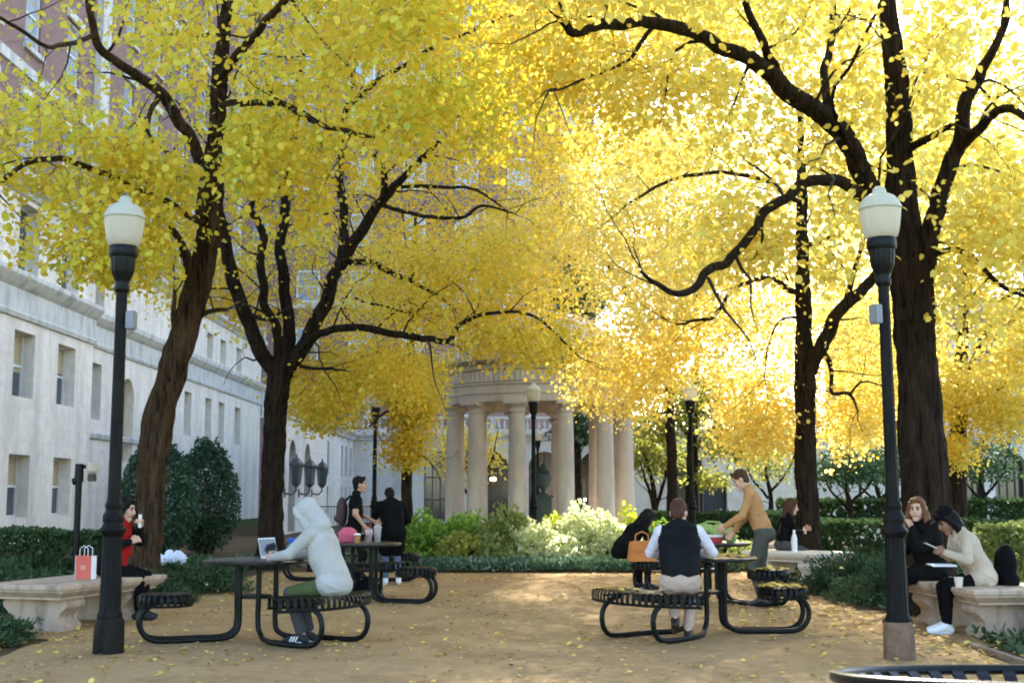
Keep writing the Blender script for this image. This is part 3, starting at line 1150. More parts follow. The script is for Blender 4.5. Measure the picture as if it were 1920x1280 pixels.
def window(root, u, z, wd, h, y, style='sash', off=(0, 0, 0), rz=0, glass='glass', shade=0., frame='white_frame', far=False):
    """a sash window whose lower corner stands at (u, z); frame > pane (> shade)"""
    key = (round(wd, 2), round(h, 2), style, glass, frame, far)
    if key not in WCACHE:
        fw = .07 if not far else .12
        mb = MB()
        mb.box((fw / 2, 0, h / 2), (fw, .08, h))
        mb.box((wd - fw / 2, 0, h / 2), (fw, .08, h))
        mb.box((wd / 2, 0, fw / 2), (wd - 2 * fw, .075, fw))
        mb.box((wd / 2, 0, h - fw / 2), (wd - 2 * fw, .075, fw))
        if style == 'sash':
            mb.box((wd / 2, -.01, h / 2), (wd - 2 * fw, .06, .07))
        if style == 'grid':
            for k in (1, 2):
                mb.box((wd * k / 3, -.01, h / 2), (.04, .05, h - 2 * fw))
            mb.box((wd / 2, -.015, h * .62), (wd - 2 * fw, .05, .07))
        g = MB()
        g.box((wd / 2, .02, h / 2), (wd - 2 * fw + .01, .012, h - 2 * fw + .01))
        WCACHE[key] = (mb.mesh('window', M[frame], False), g.mesh('pane', M[glass], False))
    a, b = WCACHE[key]
    o = link('window', a, root)
    q = Matrix.Rotation(rz, 3, 'Z')
    o.location = Vector(off) + q @ Vector((u, y, z))
    o.rotation_euler = (0, 0, rz)
    p = link('pane', b, o)
    if shade:
        s = MB()
        s.box((wd / 2, .008, h * (1 - shade / 2) - .03), (wd - .16, .006, h * shade - .08))
        s.build('shade', M['shade'], o, False)
    return o


def cornice(root, name, u0, u1, prof, m, off=(0, 0, 0), rz=0):
    mb = MB()
    mb.prism(prof, u0, u1, 'x')
    o = mb.build(name, m, root, False)
    o.location = off
    o.rotation_euler = (0, 0, rz)
    return o


hall = thing('stone_hall', 'long pale limestone hall with deep window recesses under plum brick upper storeys', 'building', (-14, 20, 0), R(90))
# local u = distance - 20
uu = [(u, u + 1.55) for u in (1.26, 4.71, 8.16, 11.61, 15.06, 18.5)]
rows = [(.72, 2.5), (4.13, 6.0), (7.75, 9.7)]
ops = [(a, b, c, d) for a, b in uu for c, d in rows]
wall_mesh(21.7, 10.2, ops, .42, 6.).build('wall', M['limestone'], hall, False)
for (a, b) in uu:
    for k, (c, d) in enumerate(rows):
        window(hall, a, c, b - a, d - c, .38, shade=(.5 if k == 0 else (.35, 0, .6, .25, 0, .45)[(k * 5 + int(a)) % 6]))
P1 = [(.04, 6.3), (-.08, 6.34), (-.12, 6.46), (-.06, 6.52), (-.06, 7.15), (-.16, 7.24), (-.3, 7.4), (-.34, 7.46), (-.34, 7.58), (.04, 7.66)]
cornice(hall, 'cornice', -.02, 21.74, P1, M['limestone_trim'])
P2 = [(.04, 9.82), (-.1, 9.88), (-.16, 10.0), (-.34, 10.12), (-.36, 10.3), (.04, 10.36)]
cornice(hall, 'parapet_cornice', -.02, 21.74, P2, M['limestone_trim'])
# set-back range beyond the corner
D2 = [(23.9, 25.1), (36.6, 37.9), (40.5, 41.8), (43.3, 44.6), (47.0, 48.4)]
ops = [(a, b, 4.0, 6.0) for a, b in D2] + [(a, b, 7.95, 9.2) for a, b in D2] + [(27.4, 29.1, 2.6, 5.8, True)] + [(a, b, .8, 2.5) for a, b in D2[1:]]
o = wall_mesh(32.2, 10.2, ops, .42, 5.2, 0, 21.6).build('wall', M['limestone'], hall, False)
o.location = (0, .8, 0)
for a, b in D2:
    window(hall, a, 4.0, b - a, 2.0, .38 + .8)
    window(hall, a, 7.95, b - a, 1.25, .38 + .8)
for a, b in D2[1:]:
    window(hall, a, .8, b - a, 1.7, .38 + .8, shade=.5)
mb = MB()
mb.box((28.25, 1.2, 4.2), (1.74, .04, 3.3))
mb.build('arched_window', M['shade'], hall, False)
P3 = [(.04, 6.5), (-.08, 6.54), (-.12, 6.64), (-.06, 6.7), (-.06, 7.3), (-.18, 7.4), (-.32, 7.56), (-.34, 7.74), (.04, 7.82)]
cornice(hall, 'cornice', 21.7, 53.8, P3, M['limestone_trim'], (0, .8, 0))
cornice(hall, 'parapet_cornice', 21.7, 53.8, P2, M['limestone_trim'], (0, .8, 0))
# string course below the second row
cornice(hall, 'string_course', 21.7, 30.5, [(.03, 3.3), (-.09, 3.34), (-.12, 3.5), (.03, 3.56)], M['limestone_trim'], (0, .8, 0))
# brick storeys
bu = [(u, u + 1.3) for u in (1.4, 4.8, 8.2, 11.6, 15.1, 18.5, 22.2, 28.6, 32.4, 36.8, 40.6, 44.6)]
br_rows = [(11.6, 13.9), (15.6, 17.9), (19.6, 21.9), (23.6, 25.9)]
ops = [(a, b, c, d) for a, b in bu for c, d in br_rows]
o = wall_mesh(56, 30, ops, .16, 12, 10.1, -2).build('brick_wall', M['brick'], hall, False)
o.location = (0, 1.5, 0)
for a, b in bu:
    for c, d in br_rows:
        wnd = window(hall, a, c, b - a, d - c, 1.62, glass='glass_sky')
        t_ = MB()
        t_.box((.65, -.14, -.09), (1.6, .24, .16))
        t_.build('sill', M['limestone_trim'], wnd, False)
        t_ = MB()
        t_.box((.65, -.13, d - c + .14), (1.6, .2, .26))
        t_.build('lintel', M['limestone_trim'], wnd, False)
for u in (25.6, 49):
    mb = MB()
    mb.box((u, 1.4, 20), (1.0, .3, 19.7))
    mb.build('pilaster', M['limestone_trim'], hall, False)
for k, z in enumerate((14.6, 22.6)):
    cornice(hall, 'stone_band', -2, 54, [(0, z), (-.1, z), (-.1, z + .35), (0, z + .38)], M['limestone_trim'], (0, 1.52, 0))
mb = MB()
mb.box((26, 7.5, 30.3), (56.6, 12.8, .6))
mb.build('roof', M['roof_lead'], hall, False)

# arcade hall closing the court
BY = 62.0
arc = thing('arcade_hall', 'low grey limestone range with dark arches and a balustrade behind the rotunda', 'building', (-7.8, BY, 0))
AX = [-3.55, -.95, 1.6, 4.1, 8.6, 20.3, 22.4, 24.5]
ops = [(x + 7.8 - .78, x + 7.8 + .78, .05, 3.45, True) for x in AX] + [(17.0, 18.35, .05, 2.0)]
wall_mesh(46, 4.4, ops, .5, 8).build('wall', M['limestone_back'], arc, False)
for x in AX:
    mb = MB()
    mb.box((0, .56, 1.75), (1.56, .03, 3.5))
    gl = mb.build('arched_window', M['glass_dark'], arc, False)
    gl.location = (x + 7.8, 0, 0)
    mb = MB()
    for k in (-.39, 0, .39):
        mb.box((k, .5, 1.7), (.05, .05, 3.3))
    for z in (1.1, 2.2):
        mb.box((0, .49, z), (1.5, .045, .06))
    mb.build('frame', M['dark_frame'], gl, False)
mb = MB()
mb.box((17.67, .42, 1.0), (1.33, .06, 1.93))
dr = mb.build('door', M['door_blue'], arc, False)
mb = MB()
mb.tube([(18.1, .384, .55), (18.1, .376, .55)], .12, 20)
mb.build('disc', M['sign_white'], dr, False)
PB = [(.04, 3.95), (-.1, 4.0), (-.14, 4.1), (-.3, 4.25), (-.32, 4.42), (.04, 4.46)]
cornice(arc, 'cornice', -.1, 46.1, PB, M['limestone_back'])


def balustrade(u0, u1, z, h=.72, step=.28):
    mb = MB()
    mb.box(((u0 + u1) / 2, .16, z + .05), (u1 - u0, .26, .1))
    mb.box(((u0 + u1) / 2, .16, z + h - .06), (u1 - u0, .3, .12))
    n = int((u1 - u0) / step)
    for k in range(n):
        u = u0 + (k + .5) * (u1 - u0) / n
        if k % 12 == 0:
            mb.box((u, .16, z + h / 2), (.3, .28, h - .22))
        else:
            mb.lathe([(.04, .1), (.085, .22), (.05, .42), (.035, .5), (.05, .6)], 6, (u, .16, z), caps=False)
    return mb


balustrade(0, 46, 4.46).build('balustrade', M['limestone_back'], arc, False)
# side wing of the same hall (its wall faces the court)
ops = [(1.1, 2.5, .05, 3.3, True), (4.4, 5.8, .05, 3.3, True)] + [(a, a + .5, 2.2, 3.6) for a in (10.2, 14.6, 16.0, 17.7)] + [(a, a + .5, .6, 1.7) for a in (10.2, 14.6, 16.0, 17.7)]
o = wall_mesh(19.0, 4.4, ops, .35, .7).build('wall', M['limestone_back'], arc, False)
o.location = (0, -19.0, 0)
o.rotation_euler = (0, 0, R(90))
for a in (10.2, 14.6, 16.0, 17.7):
    window(arc, a, 2.2, .5, 1.4, .3, 'plain', (0, -19.0, 0), R(90), 'glass_dark', frame='dark_frame')
    window(arc, a, .6, .5, 1.1, .3, 'plain', (0, -19.0, 0), R(90), 'glass_dark', frame='dark_frame')
for a in (1.8, 5.1):
    mb = MB()
    mb.box((a, .36, 1.7), (1.4, .02, 3.3))
    o = mb.build('arched_window', M['glass_dark'], arc, False)
    o.location = (0, -19.0, 0)
    o.rotation_euler = (0, 0, R(90))
cornice(arc, 'cornice', -.1, 18.9, PB, M['limestone_back'], (0, -19.0, 0), R(90))
o = balustrade(0, 18.8, 4.46).build('balustrade', M['limestone_back'], arc, False)
o.location = (0, -19.0, 0)
o.rotation_euler = (0, 0, R(90))
mb = MB()
mb.box((23, 4.2, 4.39), (45.8, 7.2, .1))
mb.build('roof', M['roof_lead'], arc, False)

# wall lanterns along the side wing
lan = None
for k, D in enumerate((43.9, 46.8, 49.8)):
    if lan is None:
        lan = thing('wall_lantern', '', 'lantern')
        mb = MB()
        mb.lathe([(.05, 0), (.16, .12), (.22, .72), (.25, .74), (.25, .80), (.10, .98), (.035, 1.02), (.03, 1.12)], 6, (0, 0, 0))
        mb.build('lantern_body', M['dark_frame'], lan, False)
        mb = MB()
        mb.lathe([(.165, .14), (.223, .70)], 6, (0, 0, 0), caps=False, mod=lambda t, z: 1.012)
        mb.build('pane', M['glass'], lan, False)
        mb = MB()
        mb.tube([(0, 0, .02), (0, 0, -.12), (-.12, 0, -.26), (-.36, 0, -.22)], [.03, .03, .03, .035], 8)
        mb.box((-.40, 0, -.2), (.06, .2, .3))
        mb.build('bracket', M['dark_frame'], lan)
        o = lan
    else:
        o = copy_tree(lan)
    o.location = (-7.8 + .40, D - .6, 1.62)
    o['label'] = ['big black wall lantern nearest the tree trunk on the grey wing wall', 'middle one of the three big black wall lanterns on the grey wing wall',
                  'big black wall lantern farthest along the grey wing wall'][k]
    o['group'] = 'wall lanterns on the wing'

# brick tower behind, its height and right edge set to shade the left trees
tower = thing('brick_tower', 'tall plum brick tower with pale windows rising behind the yellow trees', 'building', (-46, 80, 0))
mb = MB()
mb.box((25.7, 8, 39), (51.4, 16, 78))
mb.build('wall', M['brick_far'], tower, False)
allw = [(1.5 + 3.4 * i, 6.2 + 3.7 * j) for j in range(13) for i in range(15)]
main = [q for q in allw if 12 < q[0] and q[1] < 42][:100]
rest = [q for q in allw if q not in main]
for (u, z) in main:
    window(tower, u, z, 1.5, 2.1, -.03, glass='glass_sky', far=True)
mb = MB()
for u, z in rest:
    mb.box((u + .75, -.03, z + 1.05), (1.5, .08, 2.1))
mb.build('window', M['glass_sky'], tower, False, kind='stuff')
for z in (13.2, 28.0, 42.8):
    cornice(tower, 'stone_band', 0, 52, [(0.02, z), (-.2, z), (-.2, z + .4), (.02, z + .45)], M['limestone_trim'])
mb = MB()
mb.box((26, 8, 78.3), (52.6, 16.8, .6))
mb.build('roof', M['roof_lead'], tower, False)

eb = thing('brick_building', 'lower plum brick building with pale blue windows beyond the court hedges', 'building', (24, 86, 0))
ops = [(2 + 4.2 * i, 3.7 + 4.2 * i, z, z + 2.0) for i in range(6) for z in (6.5, 10.2)]
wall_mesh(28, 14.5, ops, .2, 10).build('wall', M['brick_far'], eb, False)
for a, b, c, d in ops:
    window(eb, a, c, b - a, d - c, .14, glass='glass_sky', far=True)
cornice(eb, 'cornice', 0, 28, [(.02, 13.6), (-.25, 13.7), (-.3, 14.5), (.02, 14.6)], M['limestone_trim'])
cornice(eb, 'stone_band', 0, 28, [(.02, 9.2), (-.1, 9.2), (-.1, 9.5), (.02, 9.55)], M['limestone_trim'])
mb = MB()
mb.box((14, 5.1, 14.75), (28.4, 10.6, .28))
mb.build('roof', M['roof_lead'], eb, False)

# ------------------------------------------------------------------ rotunda
ROT = (.78, 36.0)
RR = 2.48
rot = thing('rotunda', 'round buff marble colonnade with a ring of smooth columns behind the bushes', 'rotunda', (*ROT, 0))
mb = MB()
mb.lathe([(3.5, 0), (3.5, .14), (3.2, .14), (3.2, .28), (2.9, .28), (2.9, .40)], 64)
mb.build('stepped_base', M['rotunda'], rot, angle=30)
colm = MB()
cp = [(.34, 0), (.34, .07), (.33, .10), (.30, .12), (.31, .16), (.29, .19), (.265, .22)]
for k in range(9):
    t_ = k / 8
    cp.append((.25 - .036 * t_ ** 1.7, .24 + 2.92 * t_))
cp += [(.245, 3.17), (.245, 3.2), (.224, 3.21), (.224, 3.28), (.25, 3.30), (.30, 3.36), (.305, 3.38)]
colm.lathe(cp, 28)
colm.box((0, 0, 3.42), (.64, .64, .08))
cme = colm.mesh('column', M['rotunda'], True, angle=40)
for k in range(12):
    th = R(-90 + 15 + 30 * k)
    o = link('column', cme, rot)
    o.location = (RR * math.cos(th), RR * math.sin(th), .40)
    o.rotation_euler = (0, 0, th)
mb = MB()
z0 = 3.862
prof = [(2.13, 0), (2.66, 0), (2.66, .20), (2.69, .21), (2.69, .44), (2.74, .46), (2.74, .50), (2.64, .52)]
prof += [(2.64, .84)]
mb.lathe([(r, z0 + z) for r, z in prof], 96, caps=False)
fr = [(2.66, .84), (2.72, .87), (2.72, .98), (2.9, 1.02), (2.98, 1.08), (3.0, 1.16), (2.72, 1.22), (2.72, 1.3)]
mb.lathe([(r, z0 + z) for r, z in fr], 96, caps=False)
mb.lathe([(2.13, z0), (2.13, z0 + .9), (.05, z0 + 1.0)], 64, caps=False)
ent = mb.build('entablature', M['rotunda'], rot, angle=30)
mb = MB()
mb.lathe([(2.63, z0 + .53), (2.68, z0 + .54), (2.68, z0 + .82), (2.63, z0 + .83)], 440, mod=lambda t, z: 1 + .012 * (1 if math.sin(110 * t + .7) > 0 else 0), caps=False)
mb.build('frieze', M['rotunda'], ent, angle=30)
mb = MB()
vs_, fs = [], []
nn = 320
for i in range(nn):
    th = 2 * math.pi * i / nn
    hgt = .05 + .24 * max(0, math.cos(40 * th)) ** .6
    for r, z in ((2.9, 1.17), (2.9, 1.17 + hgt), (2.82, 1.17 + hgt), (2.82, 1.17)):
        vs_.append((r * math.cos(th), r * math.sin(th), z0 + z))
for i in range(nn):
    j = (i + 1) % nn
    for k in range(4):
        k2 = (k + 1) % 4
        fs.append((i * 4 + k, i * 4 + k2, j * 4 + k2, j * 4 + k))
mb.add(vs_, fs)
mb.build('antefix_crest', M['rotunda'], ent, angle=30)
mb = MB()
dm = [(2.7, z0 + 1.3), (2.5, z0 + 1.32), (2.5, z0 + 1.5), (2.3, z0 + 1.52), (2.3, z0 + 1.66)]
for k in range(9):
    a_ = R(10 * k + 8)
    dm.append((2.15 * math.cos(a_), z0 + 1.62 + 1.15 * math.sin(a_)))
mb.lathe(dm, 64)
mb.build('dome', M['rotunda'], rot, angle=30)

urn = thing('bronze_urn', 'verdigris bronze urn on a tall pedestal inside the rotunda', 'urn', (ROT[0] + .12, ROT[1] + .3, .40))
mb = MB()
mb.bbox((0, 0, .06), (.62, .62, .12), .02)
mb.bbox((0, 0, .5), (.46, .46, .76), .02)
mb.bbox((0, 0, .92), (.58, .58, .08), .02)
mb.build('pedestal', M['bronze'], urn)
mb = MB()
mb.lathe([(.16, .96), (.14, 1.0), (.06, 1.05), (.06, 1.12), (.18, 1.22), (.25, 1.42), (.22, 1.55), (.16, 1.6), (.2, 1.66), (.12, 1.75), (.03, 1.84), (.02, 1.9)], 24)
mb.build('urn_bowl', M['bronze'], urn)

# pendant lamps glowing inside the dark arches
for k, (x, z) in enumerate(((-.93, 2.15),)):
    pl = thing('pendant_lamp', 'small warm pendant lamp glowing in a dark arch between the columns', 'lamp', (x, BY - .25, z))
    mb = MB()
    mb.lathe([(.05, -.12), (.16, -.1), (.12, .02), (.03, .06)], 14)
    mb.build('lamp_shade', M['warm_lamp'], pl)
    mb = MB()
    mb.tube([(0, 0, .06), (0, 0, .72), (0, .45, .92)], .012, 6)
    mb.build('chain', M['dark_frame'], pl)

# ------------------------------------------------------------------ lamp posts


def make_lamp(label, loc, base='paint_worn', boxside=1, tilt=0., group='acorn lamp posts in the court'):
    t = thing('street_lamp', label, 'street lamp', loc, 0, group)
    flute = lambda n, d: (lambda th, z: 1 - d * (.5 + .5 * math.cos(n * th)))
    mb = MB()
    mb.lathe([(.138, -.03), (.135, .02), (.130, .25), (.122, .29), (.108, .31)], 16)
    mb.build('base', M[base], t, angle=50)
    mb = MB()
    mb.lathe([(.108, .31), (.112, .33), (.100, .36), (.094, .39), (.086, 1.02)], 60, mod=flute(12, .07), caps=False)
    mb.lathe([(.090, 1.02), (.102, 1.05), (.118, 1.07), (.118, 1.085), (.094, 1.11), (.084, 1.14), (.092, 1.16), (.092, 1.21), (.072, 1.24), (.068, 1.27), (.076, 1.285), (.076, 1.30), (.064, 1.33)], 40, caps=False)
    mb.lathe([(.064, 1.33), (.058, 1.37), (.050, 3.22)], 60, mod=flute(10, .09), caps=False)
    mb.build('shaft', M['paint_worn'], t, angle=50)
    mb = MB()
    mb.lathe([(.052, 3.22), (.066, 3.24), (.068, 3.28), (.060, 3.30), (.074, 3.34)], 36, caps=False)
    mb.lathe([(.074, 3.34), (.098, 3.40), (.104, 3.42), (.114, 3.55)], 64, mod=flute(14, .09), caps=False)
    mb.lathe([(.122, 3.55), (.131, 3.57), (.131, 3.635), (.122, 3.655), (.10, 3.66)], 36)
    mb.build('fitter', M['paint'], t, angle=50)
    mb = MB()
    rib = lambda th, z: 1 + .022 * math.cos(30 * th)
    mb.lathe([(.118, 3.65), (.140, 3.668), (.154, 3.71), (.166, 3.79), (.176, 3.87), (.180, 3.915)], 108, mod=rib, caps=False)
    mb.build('globe', M['globe'], t, angle=80)
    mb = MB()
    mb.lathe([(.17, 3.905), (.191, 3.915), (.191, 3.93), (.183, 3.945), (.171, 3.975), (.153, 4.005), (.128, 4.03), (.097, 4.047), (.068, 4.056), (.060, 4.075), (.055, 4.10), (.036, 4.12), (.002, 4.126)], 48, caps=False)
    mb.build('globe_cap', M['globe_cap'], t, angle=50)
    if boxside:
        mb = MB()
        mb.bbox((boxside * .092, .01, 2.97), (.085, .10, .17), .01)
        mb.bbox((boxside * .05, .01, 3.0), (.03, .05, .05), .005)
        mb.build('junction_box', M['metal_box'], t, False)
    return t


lampA = make_lamp('black fluted lamp post with cream acorn globe before the bench holding the red paper bag', (0, 0, 0), boxside=1)
gA = W(203, 1225, 11.35)
lampA.location = (gA.x, 11.35, 0)
lampB = make_lamp('fluted lamp post with a rusty brown base before the bench of the two women', (0, 0, 0), 'rust_base', -1)
lampB.location = (W(1687, 1228, 11.0).x, 11.0, 0)
lampB.rotation_euler = (0, R(-.6), R(25))
for px, Y, lab in ((705, 33, 'lamp post with dull cream globe under low yellow branches beside the dark coated person'),
                   (1000, 31.0, 'black lamp post with bright globe standing in front of the rotunda columns'),
                   (1293, 30.6, 'black lamp post with glowing white globe rising behind the man in the black vest'),
                   (1008, 54, 'distant lamp post seen through the columns of the rotunda'),
                   (1605, 54, 'distant lamp post with pale blue globe between two trunks beyond the dark hedge')):
    o = copy_tree(lampA)
    for ch in list(o.children):
        if ch.name.startswith('junction_box'):
            bpy.data.objects.remove(ch)
    o['label'] = lab
    o.location = ((px - 960) / F * Y * 1.005, Y, 0)

# ------------------------------------------------------------------ stone benches


def make_bench(label, loc, rz, wd=1.0, L=1.95, m='bench_stone'):
    t = thing('stone_bench', label, 'bench', loc, rz, 'cast stone benches along the court')
    # seat slab: moulded edge, profile swept round a rectangle
    prof = [(.0, .455), (-.03, .47), (-.03, .445), (-.02, .43), (-.035, .40), (-.075, .365), (-.085, .335), (-.14, .325)]
    mb = MB()
    rings = []
    for off, z in [(-.14, .325), (-.085, .325), (-.085, .345), (-.06, .365), (-.02, .40), (-.012, .425), (0, .43), (0, .462), (-.012, .475)]:
        a, b = wd / 2 + off, L / 2 + off
        rings.append([(-a, -b, z), (a, -b, z), (a, b, z), (-a, b, z)])
    vs_, fs = [], []
    for r in rings:
        vs_ += r
    n = len(rings)
    for i in range(n - 1):
        for k in range(4):
            k2 = (k + 1) % 4
            fs.append((i * 4 + k, i * 4 + k2, i * 4 + 4 + k2, i * 4 + 4 + k))
    fs.append((3, 2, 1, 0))
    fs.append(tuple((n - 1) * 4 + k for k in range(4)))
    mb.add(vs_, fs)
    mb.build('seat_slab', M[m], t, angle=25)
    # scrolled pedestals
    half = [(.36, .327), (.37, .30), (.385, .27), (.375, .235), (.335, .20), (.30, .165), (.285, .13), (.29, .095), (.325, .07), (.345, .05), (.345, 0), (.345, -.02)]
    poly = [(x, z) for x, z in half] + [(-x, z) for x, z in reversed(half)]
    for s in (-1, 1):
        p = MB()
        p.prism(poly, s * L * .30 - .16, s * L * .30 + .16, 'y')
        p.build('pedestal', M[m], t, angle=30)
    return t


make_bench('buff stone bench behind the lamp post, a red paper bag standing on it', (-4.74, 13.95, 0), R(-16))
make_bench('buff stone bench in the shade with two women sitting on it', (4.86, 13.35, 0), R(6))
make_bench('sunlit-toned stone bench with a white bottle on it beside the slimmer tree trunk', (4.62, 20.6, 0), R(40), 1.0, 1.5, 'pale_sunlit_stone')

# ------------------------------------------------------------------ steel tables with slatted seats


def arc_pts(c, r, a0, a1, z, n=24):
    return [(c[0] + r * math.cos(a0 + (a1 - a0) * i / n), c[1] + r * math.sin(a0 + (a1 - a0) * i / n), z) for i in range(n + 1)]


def make_table(label, loc, seats, rz=0., group='black steel tables with attached seats'):
    t = thing('picnic_table', label, 'table', loc, rz, group)
    mb = MB()
    mb.lathe([(.02, .735), (.46, .735), (.495, .725), (.51, .738), (.512, .752), (.50, .764), (.46, .768), (.02, .768)], 48)
    mb.build('tabletop', M['steel_top'], t, angle=40)
    mb = MB()
    mb.box((0, 0, .715), (.5, .06, .03))
    mb.build('cross_bar', M['paint'], t, False)
    mb = MB()
    mb.box((0, 0, .683), (.06, .5, .03))
    mb.build('cross_bar', M['paint'], t, False)
    mb = MB()
    mb.lathe([(.16, .395), (.165, .40), (.165, .42), (.16, .425)], 20)
    mb.build('brace', M['paint'], t, angle=40)
    for kind, ang, dist in seats:
        ang = R(ang)
        d = Vector((math.cos(ang), math.sin(ang), 0))
        q = Vector((-d.y, d.x, 0))
        gaps = (-.10, .10) if kind == 'stool' else (-.33, .33)
        for gp in gaps:
            pin = .085 if kind == 'stool' else .12
            s = 1 if gp > 0 else -1
            a0 = d * .16 + q * s * pin
            pts = [a0 + Vector((0, 0, .70)), a0 + Vector((0, 0, .42)), a0 + Vector((0, 0, .16)), d * .20 + q * s * (pin + .005) + Vector((0, 0, .075)), d * .30 + q * (s * pin * .7 + gp * .3) + Vector((0, 0, .032)),
                   d * (dist * .62) + q * gp * .9 + Vector((0, 0, .028)), d * (dist + .06) + q * gp + Vector((0, 0, .030)),
                   d * (dist + .19) + q * gp + Vector((0, 0, .085)), d * (dist + .235) + q * gp + Vector((0, 0, .20)), d * (dist + .20) + q * gp + Vector((0, 0, .31)), d * (dist + .08) + q * gp + Vector((0, 0, .385)),
                   d * (dist - .02) + q * gp * .9 + Vector((0, 0, .405))]
            l = MB()
            l.tube([Vector(p) for p in spline([tuple(p) for p in pts], 5)], .026, 10)
            l.build('leg', M['paint'], t, angle=60)
        sb = MB()
        if kind == 'stool':
            c = d * dist
            rr = .255
            n = 26
            for i in range(n):
                a_ = 2 * math.pi * i / n
                dd = Vector((math.cos(a_), math.sin(a_), 0))
                tt = Vector((-dd.y, dd.x, 0))
                pts = [c + dd * r_ + Vector((0, 0, z_)) for r_, z_ in ((.055, .447), (.13, .449), (.19, .456), (.225, .457), (.245, .449), (.255, .432), (.258, .395), (.252, .345))]
                sb.strip(pts, tt, .036, .006)
            sb.lathe([(.02, .440), (.07, .442), (.07, .450), (.02, .452)], 24, (c.x, c.y, 0))
            sb.tube([c + Vector(p) for p in arc_pts((0, 0), rr - .012, 0, 2 * math.pi, .35, 32)], .012, 6, cap=False)
            sb.strip([c - d * .2 + Vector((0, 0, .425)), c + d * .2 + Vector((0, 0, .425))], q, .05, .02)
            sb.lathe([(.05, .395), (.09, .405), (.09, .43)], 16, (c.x, c.y, 0))
        else:
            span = R(37)
            n = 21
            for i in range(n):
                a_ = ang - span + (i + .5) * 2 * span / n
                dd = Vector((math.cos(a_), math.sin(a_), 0))
                tt = Vector((-dd.y, dd.x, 0))
                half = [(-.222, .345), (-.226, .40), (-.222, .435), (-.208, .452), (-.185, .460), (-.14, .457), (-.07, .451), (0, .448)]
                prof_ = half + [(-x_, z_) for x_, z_ in reversed(half[:-1])]
                pts = [dd * (dist + x_) + Vector((0, 0, z_)) for x_, z_ in prof_]
                sb.strip(pts, tt, 2 * span * dist / n * .62, .006)
            for r in (dist - .210, dist + .210):
                sb.tube([Vector(p) for p in arc_pts((0, 0), r, ang - span, ang + span, .352, 20)], .014, 8)
            for s in (-.33, .33):
                cc = d * dist + q * s
                sb.strip([cc - d * .2 + Vector((0, 0, .42)), cc + d * .2 + Vector((0, 0, .42))], q, .045, .02)
        sb.build('seat', M['paint'], t, angle=40)
    return t


T1 = (-2.50, 12.42, 0)
T2 = (1.98, 12.95, 0)
T3 = (-1.95, 16.6, 0)
T4 = (2.62, 16.7, 0)
make_table('black steel table where the person in the hooded sweatshirt works at a laptop', T1, [('stool', 200, .84), ('bench', -32, .90)])
make_table('black steel table whose slatted bench carries the man in the black vest', T2, [('bench', 222, .96), ('stool', 4, .78)])
make_table('black steel table holding drink cups beside the person in the long black coat', T3, [('stool', -14, .74), ('bench', 100, .95)])
make_table('black steel table piled with a red box and a lime bag under reaching hands', T4, [('stool', 118, 1.45), ('stool', -52, .95)])
make_table('black steel table farthest back at the edge of the ground cover', (-2.6, 20.6, 0), [('stool', -8, .86), ('stool', 172, .86)])

# ------------------------------------------------------------------ litter bin at the near edge
lb = thing('litter_bin', 'black slatted steel litter bin with a flared rim and blue bag, closest to the viewer', 'litter bin', (0, 0, 0))
bc = W(1985, 1271, 2.4)
lb.location = (bc.x, 2.4, 0)
RZ = bc.z
ra = .405
slm = None
mb = MB()
ns = 44
for k in range(ns):
    th = 2 * math.pi * k / ns
    d = Vector((math.cos(th), math.sin(th), 0))
    q = Vector((-d.y, d.x, 0))
    pts = [d * .27 + Vector((0, 0, .05)), d * .275 + Vector((0, 0, .5)), d * .285 + Vector((0, 0, RZ - .22)), d * .315 + Vector((0, 0, RZ - .1)), d * .365 + Vector((0, 0, RZ - .03)), d * (ra - .008) + Vector((0, 0, RZ - .002))]
    mb.strip([Vector(p) for p in spline([tuple(p) for p in pts], 3)], q, .026, .006)
mb.build('slat_wall', M['paint'], lb, angle=40)
mb = MB()
mb.tube([Vector(p) for p in arc_pts((0, 0), ra, 0, 2 * math.pi, RZ, 64)], .011, 10, cap=False)
mb.build('rim', M['paint'], lb)
mb = MB()
for z, r in ((.06, .272), (.5, .268), (RZ - .2, .28)):
    mb.tube([Vector(p) for p in arc_pts((0, 0), r, 0, 2 * math.pi, z, 48)], .012, 8, cap=False)
mb.build('hoop', M['paint'], lb)
mb = MB()
mb.lathe([(.02, .04), (.24, .05), (.245, .5), (.262, RZ - .24), (.296, RZ - .135), (.345, RZ - .062), (.375, RZ - .038), (.34, RZ - .075), (.28, RZ - .16), (.235, RZ - .3)], 120, mod=lambda th, z: (1 + .006 * math.sin(9 * th + z * 12)) * (1 if (z < RZ - .2 or 85 < math.degrees(th) < 118 or 20 < math.degrees(th) < 60) else .86), caps=False)
mb.build('bin_bag', M['blue_liner'], lb)
lb.rotation_euler = (R(-5.4), 0, 0)
sh = Matrix.Rotation(R(-5.4), 3, 'X') @ Vector((0, 0, RZ))
lb.location = (bc.x, 2.4 - sh.y, RZ - sh.z)

# ------------------------------------------------------------------ people
DG = None


def remesh(verts, faces, voxel, smooth):
    me = bpy.data.meshes.new('tmp')
    me.from_pydata(verts, [], faces)
    me.update()
    o = bpy.data.objects.new('tmp', me)
    COL.objects.link(o)
    m = o.modifiers.new('r', 'REMESH')
    m.mode = 'VOXEL'
    m.voxel_size = voxel
    m.adaptivity = 0
    if smooth:
        s = o.modifiers.new('s', 'SMOOTH')
        s.factor = .5
        s.iterations = smooth
    bpy.context.view_layer.update()
    dg = bpy.context.evaluated_depsgraph_get()
    out = bpy.data.meshes.new_from_object(o.evaluated_get(dg))
    bpy.data.objects.remove(o)
    bpy.data.meshes.remove(me)
    return out


